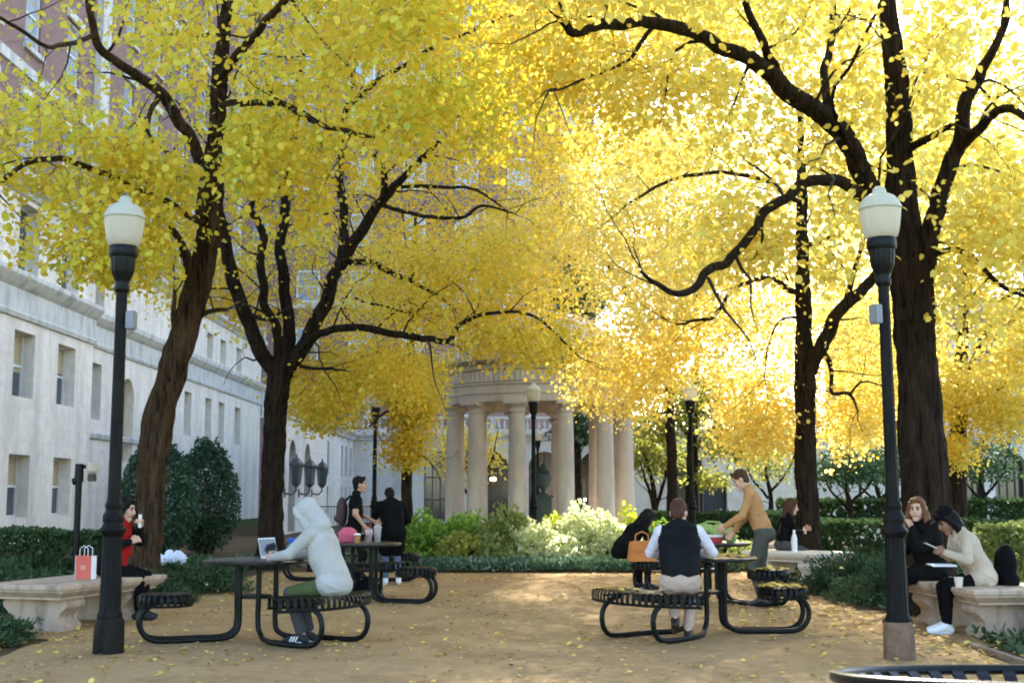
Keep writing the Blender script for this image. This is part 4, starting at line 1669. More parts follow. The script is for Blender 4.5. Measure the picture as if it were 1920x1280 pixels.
class Prims:
    def __init__(s):
        s.mb = MB()
        s.d = []

    def cap(s, a, b, ra, rb, label):
        a, b = Vector(a), Vector(b)
        if (b - a).length < 1e-4:
            b = a + Vector((0, 0, 1e-3))
        n = 14
        ax = (b - a).normalized()
        pts, rad = [], []
        for k in range(6):
            t = k / 5 * math.pi / 2
            pts.append(a - ax * ra * math.cos(t))
            rad.append(max(1e-4, ra * math.sin(t)))
        for k in range(6):
            t = k / 5 * math.pi / 2
            pts.append(b + ax * rb * math.sin(t))
            rad.append(max(1e-4, rb * math.cos(t)))
        s.mb.tube(pts, rad, n, cap=True)
        s.d.append(('c', np.array(a), np.array(b), ra, rb, label))

    def ell(s, c, r, label, basis=None):
        mx = basis if basis else Matrix.Identity(3)
        s.mb.sphere(c, r, 20, 14, mx=mx)
        s.d.append(('e', np.array(c), np.array(r), np.array(mx), None, label))

    def build(s, name, labels, mats, parent, voxel=.0072, smooth=3, disp=0., folds=0.):
        me = remesh(s.mb.v, s.mb.f, voxel, smooth)
        for m in mats:
            me.materials.append(m)
        n = len(me.polygons)
        C = np.zeros(n * 3, np.float32)
        me.polygons.foreach_get('center', C)
        C = C.reshape(-1, 3)
        best = np.full(n, 1e9)
        lab = np.zeros(n, np.int32)
        for p in s.d:
            if p[0] == 'c':
                a, b, ra, rb, l = p[1:]
                ab = b - a
                t = np.clip(((C - a) @ ab) / (ab @ ab + 1e-12), 0, 1)
                d = np.linalg.norm(C - a - t[:, None] * ab, axis=1) - (ra + (rb - ra) * t)
            else:
                c, r, mx, _, l = p[1:]
                q = (C - c) @ mx
                k = np.linalg.norm(q / r, axis=1)
                d = (k - 1) * np.min(r)
            w_ = d < best
            best[w_] = d[w_]
            lab[w_] = labels.index(l)
        me.polygons.foreach_set('material_index', lab)
        me.shade_smooth()
        if folds:
            nv = len(me.vertices)
            Vv = np.zeros(nv * 3, np.float32)
            me.vertices.foreach_get('co', Vv)
            Vv = Vv.reshape(-1, 3)
            Nn = np.zeros(nv * 3, np.float32)
            me.vertices.foreach_get('normal', Nn)
            Nn = Nn.reshape(-1, 3)
            vl = np.zeros(nv, bool)
            cl = {labels.index(l) for l in labels if l in ('top', 'sleeve', 'pants', 'thigh', 'hood', 'scarf')}
            for pg in me.polygons:
                if lab[pg.index] in cl:
                    for vi in pg.vertices:
                        vl[vi] = True
            for pg in me.polygons:
                if lab[pg.index] not in cl:
                    for vi in pg.vertices:
                        vl[vi] = False
            f = np.zeros(nv)
            for i in np.nonzero(vl)[0]:
                v = Vv[i]
                a_ = noise.noise(Vector((v[0] * 9 + v[2] * 5, v[1] * 9 - v[2] * 4, v[2] * 13 + 3)))
                b_ = noise.noise(Vector((v[0] * 4, v[1] * 4, v[2] * 5)))
                f[i] = (.5 - abs(a_) * 2.2) * folds * (.6 + b_)
            Vv = Vv + Nn * f[:, None]
            me.vertices.foreach_set('co', Vv.astype(np.float32).ravel())
        if disp:
            nv = len(me.vertices)
            V = np.zeros(nv * 3, np.float32)
            me.vertices.foreach_get('co', V)
            V = V.reshape(-1, 3)
            Nn = np.array([v.normal[:] for v in me.vertices])
            f = np.array([noise.noise(Vector((v[0] * 38, v[1] * 38, v[2] * 11))) + .6 * noise.noise(Vector(v) * 60) for v in V])
            V = V + Nn * (f * disp)[:, None]
            me.vertices.foreach_set('co', V.astype(np.float32).ravel())
        me.update()
        return link(name, me, parent)


def ik(a, b, l1, l2, pole):
    a, b = Vector(a), Vector(b)
    d = b - a
    L = d.length
    if L > (l1 + l2) * .995:
        b = a + d * ((l1 + l2) * .995 / L)
        d = b - a
        L = d.length
    x = (l1 * l1 - l2 * l2 + L * L) / (2 * L)
    h = math.sqrt(max(0, l1 * l1 - x * x))
    u = d / L
    p = Vector(pole)
    p = p - u * p.dot(u)
    p = p.normalized() if p.length > 1e-6 else u.orthogonal().normalized()
    return a + u * x + p * h, b


def hand(P, wr, d, pn, side, curl, label='skin', r=.0105):
    d, pn = Vector(d).normalized(), Vector(pn)
    pn = (pn - d * pn.dot(d)).normalized()
    q = d.cross(pn) * side
    for o in (-.024, 0, .024):
        P.cap(wr + d * .015 + q * o * .7, wr + d * .085 + q * o, .019, .016, label)
    for i, (o, l) in enumerate(((-.033, .060), (-.011, .074), (.011, .080), (.033, .072))):
        c1, c2 = curl * (.75 + .1 * i), curl * (1.9 + .15 * i)
        k = wr + d * .09 + q * o
        m = k + (d * math.cos(c1) + pn * math.sin(c1)) * l * .55
        e = m + (d * math.cos(c2) + pn * math.sin(c2)) * l * .5
        P.cap(k, m, r, r * .92, label)
        P.cap(m, e, r * .92, r * .8, label)
    t0 = wr + d * .03 + q * .028
    t1 = t0 + d * .03 + q * .026 + pn * .018
    t2 = t1 + d * .032 + q * .002 + pn * .016
    P.cap(t0, t1, .014, .012, label)
    P.cap(t1, t2, .012, .010, label)


def person(label, loc, rz, k=1., zhip=.92, lean=5, tw=0, head=(0, 0, 0), LH=None, RH=None, LA=None, RA=None, lpole=(0, 1, .2), rpole=(0, 1, .2), lep=(-.6, -.4, -.6), rep=(.6, -.4, -.6),
           mats=None, hair='short', hairm='hair_black', skin='skin', female=False, sleeve='long', coat=None, skirt=0., bulk=1., curl=.5, collar=True, lhd=None, rhd=None, shoe_sole=True, neck_fwd=.05,
           scarf=False, hood=False, cap=None, vest=False, voxel=.0072, backpack=False, stripes=False, toe=0, hem=0.):
    """joints are placed for the pose, one continuous body is grown over them, clothes are regions of it. Local +y is forward, +x the right hand."""
    root = thing('person', label, 'person', loc, rz)
    mt = dict(skin=M[skin], top=M['black_cloth'], sleeve=None, pants=M['charcoal'], thigh=None, shoe=M['black_shoe'], sole=M['white_shoe'], eye=M['eye'], lip=M['lip'], brow=M[hairm], hood=None, scarf=M['red_knit'])
    for a, b in (mats or {}).items():
        mt[a] = M[b]
    mt['sleeve'] = mt['sleeve'] or mt['top']
    mt['thigh'] = mt['thigh'] or mt['pants']
    mt['hood'] = mt['hood'] or mt['top']
    P = Prims()
    la = R(lean)
    up = Vector((0, math.sin(la), math.cos(la)))
    fw = Vector((0, math.cos(la), -math.sin(la)))
    H = Vector((0, 0, zhip))
    q = Matrix.Rotation(R(tw), 3, 'Z')
    rt = q @ Vector((1, 0, 0))
    f2 = q @ fw
    sw = (.165 if female else .188) * k
    hw = (.10 if female else .095) * k
    b_ = bulk
    S = H + up * .50 * k
    pel = 'pants'
    # trunk
    P.cap(H - Vector((hw * .8, 0, 0)) + up * -.01, H + Vector((hw * .8, 0, 0)) + up * -.01, .118 * k * b_, .118 * k * b_, pel)
    P.ell(H + Vector((0, -.045, -.02)), (.165 * k, .12 * k, .115 * k), pel)
    wz = .17 * k
    for sx in (-1, 1):
        P.cap(H + Vector((sx * hw * .55, 0, .05 * k)) + up * .02, H + up * .25 * k + rt * sx * .075 * k + f2 * .01, .122 * k * b_, .118 * k * b_, 'top')
        P.cap(H + up * .25 * k + rt * sx * .075 * k + f2 * .01, S - up * .10 * k + rt * sx * .085 * k - f2 * .005, .118 * k * b_, .112 * k * b_, 'top')
        P.cap(S - up * .10 * k + rt * sx * .085 * k, S + rt * sx * sw * .82 - up * .01, .105 * k * b_, .068 * k * b_, 'top')
        P.cap(S + rt * sx * sw * .75, S + up * .07 * k + rt * sx * .045 * k - f2 * .01, .062 * k, .055 * k, 'top')
    P.cap(H + up * .22 * k + f2 * .01, S - up * .06 * k, .118 * k * b_, .11 * k * b_, 'top')
    if skirt or hem:
        hh = max(hem, .02) if not skirt else .10
        P.ell(H + Vector((0, -.045, -.02)), (.172 * k * max(1, b_ * .98), .135 * k, .13 * k), 'top' if skirt else 'top')
        P.cap(H - Vector((hw * .8, 0, 0)) + up * -.0, H + Vector((hw * .8, 0, 0)), .128 * k * b_, .128 * k * b_, 'top')
    # neck and head
    yaw, pit, rol = [R(x) for x in head]
    nb = S + up * .05 * k
    hc = S + up * .21 * k + fw * neck_fwd + Vector((0, math.sin(-pit) * -.02, 0))
    hb = Matrix.Rotation(yaw, 3, 'Z') @ Matrix.Rotation(-pit, 3, 'X') @ Matrix.Rotation(rol, 3, 'Y')
    hr, hf, hu = hb @ Vector((1, 0, 0)), hb @ Vector((0, 1, 0)), hb @ Vector((0, 0, 1))
    P.cap(nb - up * .02, hc - hu * .06 - hf * .02, .056 * k, .052 * k, 'skin')
    P.ell(hc + hu * .022 - hf * .012, (.074, .094, .100), 'skin', hb)
    P.ell(hc + hf * .026 - hu * .045, (.060, .066, .082), 'skin', hb)
    P.cap(hc + hf * .070 - hu * .108 - hr * .012, hc + hf * .070 - hu * .108 + hr * .012, .022, .022, 'skin')
    P.cap(hc + hf * .090 + hu * .012, hc + hf * .108 - hu * .028, .009, .015, 'skin')
    for sx in (-1, 1):
        P.ell(hc + hr * sx * .077 - hf * .008 - hu * .012, (.012, .022, .032), 'skin', hb)
        P.cap(hc + hr * sx * .042 + hf * .055 - hu * .03, hc + hr * sx * .03 + hf * .07 - hu * .06, .026, .02, 'skin')
        P.ell(hc + hr * sx * .031 + hf * .081 + hu * .006, (.0115, .008, .007), 'eye', hb)
        P.cap(hc + hr * sx * .018 + hf * .090 + hu * .030, hc + hr * sx * .046 + hf * .078 + hu * .028, .006, .005, 'brow')
    P.cap(hc - hr * .018 + hf * .088 - hu * .064, hc + hr * .018 + hf * .088 - hu * .064, .0085, .0085, 'lip')
    if collar:
        P.cap(nb + up * .0, nb + up * .03 + fw * .01, .072 * k, .066 * k, 'top')
    if scarf:
        for a_ in range(0, 360, 45):
            v = rt * math.cos(R(a_)) * .06 + f2 * math.sin(R(a_)) * .065
            P.cap(nb + v + up * .01, nb + v * 1.05 + up * .045, .042, .034, 'scarf')
        P.cap(nb + f2 * .10 - up * .03, H + up * .18 + f2 * .155 - rt * .02, .055, .06, 'scarf')
        P.cap(nb + f2 * .10 - up * .03 + rt * .05, H + up * .06 + f2 * .16 + rt * .05, .045, .055, 'scarf')
    if hood:
        P.ell(hc + hu * .035 - hf * .022, (.108, .118, .122), 'hood', hb)
        P.ell(hc + hu * .075 - hf * .05, (.078, .085, .08), 'hood', hb)
        P.cap(hc + hu * .085 + hf * .062 - hr * .035, hc + hu * .085 + hf * .062 + hr * .035, .042, .042, 'hood')
        P.cap(hc - hf * .06 - hu * .02, nb - fw * .045 + up * .02, .095, .10, 'hood')
        for sx in (-1, 1):
            P.cap(hc + hr * sx * .082 + hf * .055 + hu * .05, nb + rt * sx * .065 + fw * .055 + up * .02, .034, .045, 'hood')
    # arms
    ua, fa = .285 * k, .255 * k
    for sx, Ht, ep, hd in ((-1, LH, lep, lhd), (1, RH, rep, rhd)):
        sh_ = S + rt * sx * sw
        if Ht is None:
            Ht = sh_ + Vector((sx * .05, .06, -.52 * k))
        el, wr = ik(sh_, Ht, ua, fa, q @ Vector(ep))
        sl = 'sleeve'
        P.cap(sh_ - up * .005, el, .062 * k * b_, .050 * k * b_, sl)
        if sleeve == 'long':
            P.cap(el, wr, .052 * k * b_, .038 * k * b_, sl)
            P.cap(el + (wr - el) * .85, wr + (wr - el).normalized() * .03, .026, .023, 'skin')
        elif sleeve == 'push':
            P.cap(el, el + (wr - el) * .45, .052 * k * b_, .045 * k * b_, sl)
            P.cap(el, wr, .042 * k, .026 * k, 'skin')
        else:
            mid = sh_ + (el - sh_) * .62
            P.d.pop()
            P.mb.v, P.mb.f, P.mb.m = P.mb.v, P.mb.f, P.mb.m
            P.d.append(('c', np.array(sh_), np.array(mid), .062 * k * b_, .060 * k * b_, sl))
            P.cap(sh_, mid, .066 * k * b_, .062 * k * b_, sl)
            P.cap(mid, el, .047 * k, .042 * k, 'skin')
            P.cap(el, wr, .043 * k, .027 * k, 'skin')
            P.d.append(('c', np.array(mid), np.array(el), .05 * k, .05 * k, 'skin'))
        d = (wr - el).normalized()
        dd = Vector(hd[0]) if hd else d
        pn = Vector(hd[1]) if hd else (q @ Vector((-sx, .2, 0)))
        hand(P, wr + d * .02, dd, pn, sx if not hd else hd[2], curl)
    # legs
    th, shn = .43 * k, .42 * k
    shoes = []
    for sx, A, pole in ((-1, LA, lpole), (1, RA, rpole)):
        hp = H + Vector((sx * hw, 0, -.02))
        if A is None:
            A = Vector((sx * .10, .02, .085))
        kn, an = ik(hp, A, th, shn, pole)
        P.cap(hp, kn, .092 * k, .066 * k, 'thigh')
        P.cap(kn, kn + (an - kn) * .88, .067 * k, .054 * k, 'pants')
        P.cap(kn + (an - kn) * .8, an, .036, .034, 'skin')
        if skirt:
            P.cap(hp, hp + (kn - hp) * skirt, .125 * k * b_, .105 * k * b_, 'top')
        # foot
        sd = (an - kn).normalized()
        yawf = R(toe * sx)
        ff = Vector((math.sin(yawf), math.cos(yawf), 0))
        tip = min(0, an.z - .085)
        drop = -max(0, an.z - .10) * .55
        heel = an + Vector((0, -.035, -.045))
        ball = an + ff * .12 + Vector((0, 0, -.05 + drop))
        toep = an + ff * .175 + Vector((0, 0, -.055 + drop * 1.35))
        P.cap(an + Vector((0, 0, -.02)), heel, .044, .038, 'shoe')
        P.cap(an + Vector((0, .01, -.01)), ball, .046, .040, 'shoe')
        P.cap(ball, toep, .042, .030, 'shoe')
        if shoe_sole:
            P.cap(heel + Vector((0, 0, -.022)), ball + Vector((0, 0, -.022)), .026, .026, 'sole')
            P.cap(ball + Vector((0, 0, -.02)), toep + Vector((0, 0, -.012)), .026, .022, 'sole')
        shoes.append((an, ff))
    labs = list(mt.keys())
    P.build('body', labs, [mt[l] for l in labs], root, voxel, 3, folds=.0045 if hood else .009)
    # hair and headgear
    Hh = Prims()
    if not hood:
        Hh.ell(hc + hu * .042 - hf * .024, (.084, .098, .094), 'h', hb)
        Hh.ell(hc - hf * .052 - hu * .018, (.070, .055, .075), 'h', hb)
        Hh.cap(hc + hu * .098 + hf * .058 - hr * .03, hc + hu * .098 + hf * .058 + hr * .035, .030, .026, 'h')
        if hair in ('long', 'veryLong', 'wave'):
            ln = {'long': .26, 'veryLong': .46, 'wave': .25}[hair]
            for sx in (-1, 1):
                Hh.cap(hc + hr * sx * .062 + hu * .06 + hf * .02, hc + hr * sx * .082 - hu * .05 - hf * .012, .032, .036, 'h')
                Hh.cap(hc + hr * sx * .082 - hu * .05 - hf * .012, hc + hr * sx * .085 - hu * .20 + fw * (.01 if hair == 'wave' else -.03), .038, .034, 'h')
                Hh.cap(hc + hr * sx * .04 - hf * .07, hc + rt * sx * .05 - hf * .095 - up * ln, .055, .032, 'h')
            Hh.cap(hc - hf * .07, hc - fw * .12 - up * ln, .065, .042, 'h')
            if hair == 'wave':
                for sx in (-1, 1):
                    Hh.cap(hc + hr * sx * .085 - hu * .05, hc + hr * sx * .12 - hu * .17 + hf * .02, .045, .040, 'h')
        Hh.build('hair', ['h'], [M[hairm]], root, .008, 2, disp=.006)
    if cap:
        mb = MB()
        pr = []
        for i in range(9):
            t = R(i * 10.5)
            pr.append((.098 * math.cos(t) ** .8, .088 * math.sin(t)))
        mb.lathe(pr, 24, (0, 0, 0))
        vis = [(.092 * math.sin(R(a)), .092 * math.cos(R(a)) + (.07 * math.cos(R(a * 1.5)) if abs(a) < 60 else 0)) for a in range(-60, 61, 10)]
        vb = [(.085 * math.sin(R(a)), .075 * math.cos(R(a))) for a in range(60, -61, -10)]
        mb.prism(vis + vb, -.004, .006, 'z')
        mb.sphere((0, 0, .09), (.012, .012, .007), 10, 6)
        o = mb.build('cap', M[cap], root, angle=40)
        o.matrix_basis = Matrix.Translation(hc + hu * .060 - hf * .016) @ (hb @ Matrix.Diagonal((.98, 1.12, 1.05))).to_4x4()
    if stripes:
        mb = MB()
        for (an, ff) in shoes:
            for sx in (-1, 1):
                for i in range(3):
                    c = an + ff * (.035 + .028 * i) + Vector((sx * .047, 0, -.035))
                    mb.box(c, (.012, .012, .055), mx=Matrix.Rotation(R(28), 3, 'X'))
        mb.build('shoe_stripe', M['white_shoe'], root, False)
    return root, dict(S=S, H=H, hc=hc, hf=hf, hu=hu, up=up, fw=fw)


V = Vector
# in the pale hooded sweatshirt, at the laptop
person('person in a pale grey hooded sweatshirt, hood up, sitting at a laptop', (-1.68, 12.02, 0), R(72), .97, .57, 20, head=(0, 28, 0), LH=V((-.10, .58, .80)), RH=V((.06, .56, .80)),
       LA=V((-.10, .27, .085)), RA=V((.12, .30, .085)), mats=dict(top='hoodie', pants='charcoal', thigh='olive', shoe='black_shoe'), hood=True, curl=.75, bulk=1.12, hair='short', stripes=True,
       lep=(-.7, -.2, -.7), rep=(.7, -.2, -.7), collar=False, hem=.1)
# in the black vest
person('person in a black vest with pale sleeves, sitting back turned on a slatted seat', (1.61, 12.2, 0), R(-6), .95, .575, 15, head=(-14, 20, 0), LH=V((-.14, .46, .80)), RH=V((.20, .44, .80)),
       LA=V((-.05, .13, .20)), RA=V((.07, .14, .085)), mats=dict(top='navy_vest', sleeve='lilac_shirt', pants='chino', shoe='brown_shoe', sole='brown_shoe', skin='skin'), hairm='hair_brown', bulk=1.16,
       lpole=(-.1, 1, .1), rpole=(.1, 1, .1), rep=(.9, -.5, -.5), lep=(-.9, -.5, -.5))
# tan sweater
person('person in a tan knit sweater and grey trousers, standing and reaching over a table', (3.18, 16.1, 0), R(78), 1.0, .915, 17, head=(0, 30, 0), LH=V((-.16, .44, 1.0)), RH=V((.12, .36, .93)),
       LA=V((-.11, .02, .085)), RA=V((.11, -.14, .085)), mats=dict(top='tan_knit', pants='grey_trouser', shoe='brown_shoe'), hairm='hair_brown', sleeve='long', bulk=1.0)
# black t-shirt
person('person in a black t-shirt standing side-on behind the hooded sitter', (-2.42, 19.5, 0), R(-84), .95, .865, 2, head=(6, 0, 0), LH=V((-.16, .28, .98)), RH=V((.24, .16, .90)), mats=dict(top='black_cloth', pants='black_cloth', skin='skin_tan'),
       sleeve='short', hairm='hair_black')
# long black coat, seen from behind
person('person in a long black coat and jeans bending away, white shoes', (-1.86, 19.8, 0), R(14), .92, .82, 28, head=(0, 40, 0), LH=V((-.16, .36, .86)), RH=V((.16, .36, .86)), mats=dict(top='black_cloth', pants='denim', shoe='white_shoe'),
       skirt=.72, bulk=1.18, hairm='hair_black', neck_fwd=.08, toe=10)
# red scarf, on the bench behind the lamp post
person('person in black with a red scarf and dark hair, holding up a phone', (-4.56, 14.45, 0), R(-98), .94, .58, 10, head=(0, 14, 0), LH=V((-.10, .30, 1.02)), RH=V((.10, .26, .86)),
       LA=V((-.10, .34, .085)), RA=V((.10, .40, .085)), mats=dict(top='black_wool', pants='black_cloth', shoe='black_shoe', sole='black_shoe'), scarf=True, hair='long', hairm='hair_black', bulk=1.1, curl=.8)
# cap and cream coat
person('person in a cream fleece, black cap and white sneakers reading a phone', (4.77, 12.98, 0), R(92), .89, .575, 25, head=(4, 34, 0), LH=V((-.07, .36, .80)), RH=V((.09, .36, .80)),
       LA=V((-.09, .40, .085)), RA=V((.09, .34, .085)), mats=dict(top='cream_coat', pants='black_cloth', shoe='white_shoe', skin='skin_brown'), female=True, cap='black_cloth', hair='long', hairm='hair_black', bulk=1.15, curl=.7, skirt=.14)
# auburn hair and black coat
person('person with wavy auburn hair in a black coat, a hand at the chin', (4.55, 13.80, 0), R(98), .94, .58, 8, tw=10, head=(48, 4, 0), LH=V((-.06, .23, 1.02)), RH=V((.05, .34, .74)),
       LA=V((-.10, .36, .085)), RA=V((.10, .34, .085)), mats=dict(top='black_wool', pants='black_cloth', shoe='black_shoe'), female=True, hair='wave', hairm='hair_auburn', bulk=1.18, skirt=.4, curl=1.0)
# long dark hair by the slimmer trunk
person('person with long dark hair in black sitting on the sunlit-toned bench', (4.46, 20.9, 0), R(-84), .88, .58, 10, head=(0, 12, 0), LH=V((-.08, .36, .82)), RH=V((.08, .30, .78)),
       LA=V((-.10, .34, .085)), RA=V((.10, .36, .085)), mats=dict(top='black_cloth', pants='charcoal', shoe='black_shoe'), female=True, hair='veryLong', hairm='hair_brown', curl=.6)
# dark curls, bending beside the orange bag
person('person with dark hair in black bending forward beside the orange bag', (1.60, 18.55, 0), R(-62), .92, .575, 40, head=(10, 34, 0), LH=V((-.10, .55, .62)), RH=V((.12, .5, .62)),
       LA=V((-.10, .36, .085)), RA=V((.10, .38, .085)), mats=dict(top='black_cloth', pants='black_cloth'), female=True, hair='long', hairm='hair_black', curl=.6)

# ------------------------------------------------------------------ small things


def tthing(name, label, cat, loc, rz=0):
    return thing(name, label, cat, loc, rz)


t = tthing('laptop', 'small open silver laptop on the steel table before the hooded person', 'laptop', (-2.32, 12.55, .769), R(62))
mb = MB()
mb.bbox((0, 0, .008), (.26, .19, .014), .004)
mb.build('keyboard_base', M['silver'], t)
mb = MB()
q = Matrix.Rotation(R(-14), 3, 'X')
mb.bbox((0, .115, .105), (.26, .008, .185), .003, mx=q)
lid = mb.build('lid', M['silver'], t)
mb = MB()
mb.box((0, .1095, .105), (.238, .003, .165), mx=q)
mb.build('screen', M['screen'], lid, False)

t = tthing('lunch_box', 'teal box with a blue lid on the table behind the hooded person', 'box', (-2.17, 12.74, .769), R(20))
mb = MB()
mb.bbox((0, 0, .07), (.16, .12, .14), .02)
mb.build('box_body', M['teal'], t)
mb = MB()
mb.bbox((0, 0, .165), (.165, .125, .05), .018)
mb.build('lid', M['blue_plastic'], t)

t = tthing('paper_bag', 'red and white paper carrier bag standing on the buff stone bench', 'bag', (-4.66, 13.92, .476), R(-12))
mb = MB()
mb.bbox((0, 0, .125), (.19, .10, .25), .004)
mb.build('bag_body', M['red_paper'], t, False)
mb = MB()
for sx in (-1, 1):
    mb.box((sx * .0975, 0, .125), (.004, .098, .25))
mb.build('side_gusset', M['white_paper'], t, False)
mb = MB()
mb.box((0, -.0525, .125), (.06, .003, .05))
mb.build('printed_mark', mat('dull_red_print', (.62, .22, .17), (.66, .26, .2)), t, False)
for sx in (-.046, .046):
    mb = MB()
    mb.tube([(-.05, sx, .25), (-.048, sx, .33), (0, sx, .36), (.048, sx, .33), (.05, sx, .25)], .004, 6)
    mb.build('handle', M['white_paper'], t)

t = tthing('phone', 'black phone held up in front of the red scarf', 'phone', (-4.23, 14.42, 1.09), R(-98))
mb = MB()
mb.bbox((0, 0, 0), (.075, .009, .15), .003)
mb.build('phone_case', M['white_paper'], t)

t = tthing('phone', 'pale phone in the hands of the person in the cream fleece', 'phone', (4.28, 12.98, .87), R(92))
mb = MB()
mb.bbox((0, 0, 0), (.075, .15, .009), .003, mx=Matrix.Rotation(R(25), 3, 'X'))
mb.build('phone_case', M['silver'], t)

t = tthing('notebook', 'open white notebook lying on the knees of the person in the cream fleece', 'notebook', (4.36, 12.93, .672), R(84))
for sx in (-1, 1):
    mb = MB()
    pts = [(sx * .002, 0, .004), (sx * .05, 0, .016), (sx * .11, 0, .014), (sx * .16, 0, .004)]
    mb.strip(spline(pts, 4), (0, 1, 0), .24, .006)
    mb.build('page_block', M['white_paper'], t)

t = tthing('paper_cup', 'cream paper cup standing on the end of the stone bench', 'cup', (4.42, 12.62, .476))
mb = MB()
mb.lathe([(.030, 0), (.032, .004), (.043, .095), (.046, .098), (.046, .104), (.040, .104), (.035, .03), (.002, .03)], 24)
mb.build('cup_body', M['pale_sunlit_stone'], t)

t = tthing('backpack', 'black backpack standing on the stone bench behind the cream fleece', 'backpack', (5.06, 13.05, .476), R(92))
P = Prims()
P.ell((0, 0, .20), (.16, .10, .22), 'b')
P.cap((-.08, 0, .05), (.08, 0, .05), .10, .10, 'b')
P.cap((-.07, .06, .12), (.07, .06, .12), .07, .07, 'b')
P.build('bag_body', ['b'], [M['black_cloth']], t, .012, 3, disp=.004)
mb = MB()
mb.tube([(-.03, -.02, .40), (-.02, -.03, .45), (.02, -.03, .45), (.03, -.02, .40)], .008, 8)
mb.build('handle', M['black_cloth'], t)

t = tthing('backpack', 'dark maroon backpack worn by the person in the black t-shirt', 'backpack', (-2.62, 19.52, 1.0), R(-84))
P = Prims()
P.ell((0, 0, .12), (.16, .09, .23), 'b')
P.cap((-.06, -.06, .02), (.06, -.06, .02), .06, .06, 'b')
P.build('bag_body', ['b'], [mat('maroon_nylon', (.035, .018, .02), (.055, .03, .032))], t, .014, 3)
for sx in (-1, 1):
    mb = MB()
    mb.tube([(sx * .09, .06, .3), (sx * .11, .12, .36), (sx * .11, .22, .30), (sx * .1, .26, .1)], .018, 8)
    mb.build('strap', M['black_cloth'], t)

t = tthing('bottle', 'tall white bottle standing on the sunlit-toned stone bench', 'bottle', (4.50, 20.25, .476))
mb = MB()
mb.lathe([(.040, 0), (.045, .01), (.045, .22), (.03, .27), (.018, .30)], 20)
mb.build('bottle_body', M['white_shoe'], t)
mb = MB()
mb.lathe([(.022, .30), (.022, .345), (.016, .35)], 16)
mb.build('cap', M['white_paper'], t)

t = tthing('handbag', 'orange leather handbag standing on a seat beside the bending person', 'handbag', (1.82, 17.80, .462), R(12))
mb = MB()
mb.prism([(-.18, 0), (.18, 0), (.195, .03), (.165, .25), (.15, .27), (-.15, .27), (-.165, .25), (-.195, .03)], -.07, .07, 'y')
mb.build('bag_body', M['orange_bag'], t, False)
mb = MB()
mb.prism([(-.168, .14), (.168, .14), (.160, .285), (-.160, .285)], -.085, -.072, 'y')
mb.build('flap', M['orange_bag'], t, False)
mb = MB()
mb.tube([(-.1, 0, .26), (-.09, 0, .37), (0, 0, .41), (.09, 0, .37), (.1, 0, .26)], .010, 8)
mb.build('handle', M['orange_bag'], t)

t = tthing('red_box', 'flat red and silver box lying on the far steel table', 'box', (2.50, 16.48, .769), R(8))
mb = MB()
mb.bbox((0, 0, .035), (.40, .26, .07), .008)
mb.build('box_body', M['red_box'], t)
mb = MB()
mb.bbox((0, 0, .088), (.42, .28, .034), .008)
mb.build('lid', M['silver'], t)
t = tthing('lime_bag', 'lime green cloth bag slumped over the red box under the reaching hands', 'bag', (2.66, 16.62, .88), R(-10))
P = Prims()
P.ell((-.14, 0, .06), (.15, .12, .07), 'b')
P.ell((.08, -.02, .03), (.16, .13, .10), 'b')
P.ell((.20, -.06, -.04), (.07, .08, .09), 'b')
P.build('bag_body', ['b'], [M['green_bag']], t, .012, 2, disp=.012)
mb = MB()
mb.tube([(-.2, -.05, .1), (-.1, -.12, .16), (.05, -.13, .15), (.12, -.08, .1)], .012, 8)
mb.build('strap', M['green_bag'], t)
t = tthing('folder', 'dark red folder leaning on the lime bag', 'folder', (2.42, 16.62, .876), R(14))
mb = MB()
mb.bbox((0, 0, .045), (.30, .20, .014), .004, mx=Matrix.Rotation(R(18), 3, 'X'))
mb.build('cover', mat('maroon_card', (.16, .02, .03), (.2, .03, .04)), t)

t = tthing('drink_cup', 'clear plastic cup with a red drink on the steel table', 'cup', (-1.86, 16.5, .769))
mb = MB()
mb.lathe([(.034, 0), (.036, .003), (.05, .16), (.052, .163)], 24, caps=False)
mb.build('cup_body', M['cup_clear'], t)
mb = MB()
mb.lathe([(.031, .004), (.041, .11), (.001, .112)], 20)
mb.build('drink', M['red_paper'], t)
mb = MB()
mb.tube([(0, 0, .05), (.03, 0, .24), (.035, 0, .26)], .004, 6)
mb.build('straw', M['red_box'], t)
t = tthing('drink_cup', 'tall clear plastic cup beside the red drink', 'cup', (-1.76, 16.62, .769))
mb = MB()
mb.lathe([(.034, 0), (.036, .003), (.05, .19), (.053, .193)], 24, caps=False)
mb.build('cup_body', M['cup_clear'], t)
mb = MB()
mb.lathe([(.055, .19), (.052, .20), (.03, .23), (.002, .235)], 20, caps=False)
mb.build('lid', M['cup_clear'], t)
t = tthing('pink_pouch', 'pink zipped pouch on the steel table by the hooded person', 'pouch', (-2.14, 16.55, .769), R(15))
P = Prims()
P.ell((0, 0, .10), (.13, .06, .10), 'b')
P.cap((-.08, 0, .035), (.08, 0, .035), .04, .04, 'b')
P.build('pouch_body', ['b'], [M['pink']], t, .01, 2, disp=.006)
mb = MB()
mb.strip([(-.11, 0, .16), (0, -.005, .205), (.11, 0, .16)], (0, 1, 0), .018, .006)
mb.build('zip', M['black_cloth'], t)
t = tthing('paper_cup', 'tan paper cup next to the pink pouch', 'cup', (-1.99, 16.35, .769))
mb = MB()
mb.lathe([(.030, 0), (.032, .003), (.042, .10), (.045, .104)], 20)
mb.build('cup_body', M['tan_knit'], t)
mb = MB()
mb.lathe([(.047, .104), (.046, .112), (.036, .122), (.002, .122)], 20)
mb.build('lid', M['white_paper'], t)
t = tthing('shoulder_bag', 'black shoulder bag slumped on the sand under the cup table', 'bag', (-1.98, 17.3, 0), R(8))
P = Prims()
